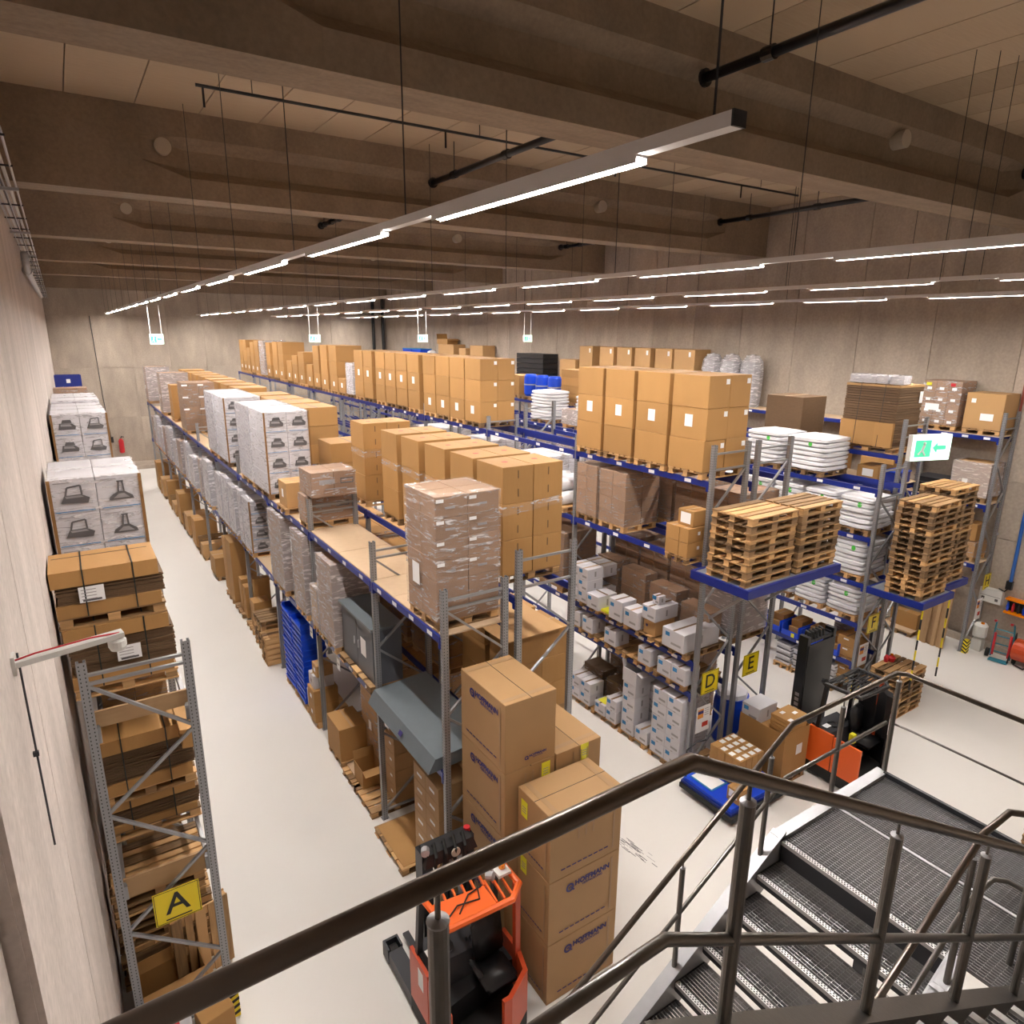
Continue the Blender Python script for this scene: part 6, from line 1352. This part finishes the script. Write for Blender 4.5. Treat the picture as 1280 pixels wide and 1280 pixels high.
# upper flight from the landing up to the camera's platform
xu0, zu0 = XL0 + .05, ZL
NU = 11; GU = (4.37 - 1.12) / NU; RU = (7.42 - 5.46) / NU; UY0, UY1 = -.27, .88
for k in range(1, NU + 1):
    x, z = XL0 - GU * (k - 1), ZL + RU * k
    if k < NU:
        tr = part('tread', grating(x - GU + .0, x - .03, UY0, UY1 - .02, z, .026, .045), 'grate_steel', st)
        part('nosing', MB().box(x - .034, x + .004, UY0, UY1 - .02, z - .03, z + .003), 'nosing', tr)
        part('tread_edge', MB().box(x, x + .004, UY0, UY1 - .02, z - .07, z - .03), 'dark_steel', tr)
US = -RU / GU
def ustr(y0, y1, h, up): 
    a, b = (XL0 + .1, ZL + .12), (1.08, ZL + .12 - US * (XL0 + .1 - 1.08))
    part('stringer', MB().hexa([(a[0], y0, a[1] - h + up), (b[0], y0, b[1] - h + up), (b[0], y1, b[1] - h + up), (a[0], y1, a[1] - h + up), (a[0], y0, a[1] + up), (b[0], y0, b[1] + up), (b[0], y1, b[1] + up), (a[0], y1, a[1] + up)]), 'rail_steel', st)
ustr(.88, .90, .30, .0); ustr(.90, .98, .02, .0); ustr(-.30, -.28, .30, .0)
part('platform_grating', grating(-.45, 1.08, -1.6, .86, 7.42, .034, .05), 'grate_steel', st)
part('platform_edge', MB().box(-.5, 1.1, .88, .90, 7.2, 7.46).box(1.08, 1.1, -1.6, UY0, 7.2, 7.46), 'rail_steel', st)
# handrails
def rail(pts, r=.0212, mn='rail_handrail', name='handrail', n=16): part(name, MB().tube(pts, r, n), mn, st, smooth=True)
def post(x, y, zb, zt, r=.0212, mn='rail_steel', pin=.045):
    part('baluster', MB().tube([(x, y, zb), (x, y, zt)], r, 14), mn, st, smooth=False)
    part('cap', MB().lathe([(r * 1.06, zt), (r * 1.06, zt + .004), (.008, zt + .010)], x, y, 14), 'galv_light', st)
    part('rail_pin', MB().tube([(x, y, zt + .008), (x, y, zt + pin + .02)], .006, 8), 'rail_steel', st)
yr = .93; sl = -.58
def zr_(x): return 8.42 if x < 1.12 else 8.42 + sl * (x - 1.12)
rail([(-.42, yr, 8.42), (1.12, yr, 8.42), (4.42, yr, zr_(4.42)), (4.6, yr, 6.50)])
rail([(.45, yr, 7.9), (1.08, yr, 7.92), (4.5, yr, 7.92 + sl * 3.42)], .017, 'rail_steel', 'mid_rail', 14); rail([(-.42, yr, 7.9), (.45, yr, 7.9)], .017, 'rail_steel', 'mid_rail')
for x in (.45,): post(x, yr, 7.3, 8.33)
post(-.35, yr, 7.3, 8.33)
for x in (1.36, 2.24, 3.12, 3.98): post(x, yr, zr_(x) - 1.0, zr_(x) - .075)
for x in (2.24, 3.12, 3.98): part('base_plate', MB().box(x - .07, x + .07, yr - .05, yr + .05, zr_(x) - 1.01, zr_(x) - .995), 'rail_steel', st)
# railings of landing and lower flight
yo = 2.68
rail([(.6, yo, 6.48 - .62 * 3.77), (4.37, yo, 6.48), (5.87, yo, 6.48), (5.93, yo - .06, 6.48), (5.93, -.3, 6.48)], .0205)
rail([(.6, yo, 6.0 - .62 * 3.77), (4.37, yo, 6.0), (5.83, yo, 6.0)], .0165, 'rail_steel', 'mid_rail', 12); rail([(5.9, 2.66, 5.98), (5.93, 2.5, 5.97), (5.93, -.3, 5.97)], .010, 'rail_steel', 'mid_rail', 10)
for x in (1.1, 2.15, 3.24, 4.15, 5.07): 
    zt = 6.40 if x > 4.4 else 6.48 - .62 * (4.37 - x) - .08
    zb = ZL - .1 if x > 4.4 else ZL - .62 * (4.33 - x) + .0
    post(x, yo, zb, zt, .02); part('base_plate', MB().box(x - .06, x + .06, yo - .06, yo + .03, zb - .01, zb + .002), 'galv_light', st)
post(5.9, 2.66, ZL - .1, 6.40, .022); post(5.93, 1.35, ZL - .1, 6.40, .022); post(5.93, .2, ZL - .1, 6.40, .022)
yi = 1.31
rail([(.6, yi, 6.48 - .62 * 3.67), (4.27, yi, 6.50), (4.62, yi, 6.50), (4.68, yi - .06, 6.50), (4.68, .98, 6.50), (4.6, yr, 6.50)], .0205)
rail([(.6, yi, 6.0 - .62 * 3.67), (4.27, yi, 6.0), (4.60, yi, 6.0), (4.66, yi - .06, 6.0), (4.66, .98, 6.0)], .0165, 'rail_steel', 'mid_rail', 12)
for x in (1.2, 2.3, 3.36, 4.2): post(x, yi, ZL - .62 * (4.33 - x) - .02, 6.48 - .62 * (4.27 - x) - .08, .02)
for x in (3.36, 4.2): part('base_plate', MB().box(x - .09, x + .09, yi - .05, yi + .06, ZL - .62 * (4.33 - x) - .0, ZL - .62 * (4.33 - x) + .01), 'galv_light', st)
post(4.64, 1.14, ZL - .05, 6.42, .02)
# columns carrying the stair
for (x, y, h) in ((5.75, 2.5, ZL - .22), (5.75, -.15, ZL - .22), (4.5, 1.15, ZL - .22), (-.15, 1.2, ze - RI - .2), (.9, .7, 7.2)):
    part('column', MB().box(x - .05, x + .05, y - .05, y + .05, 0, h), 'dark_steel', st)
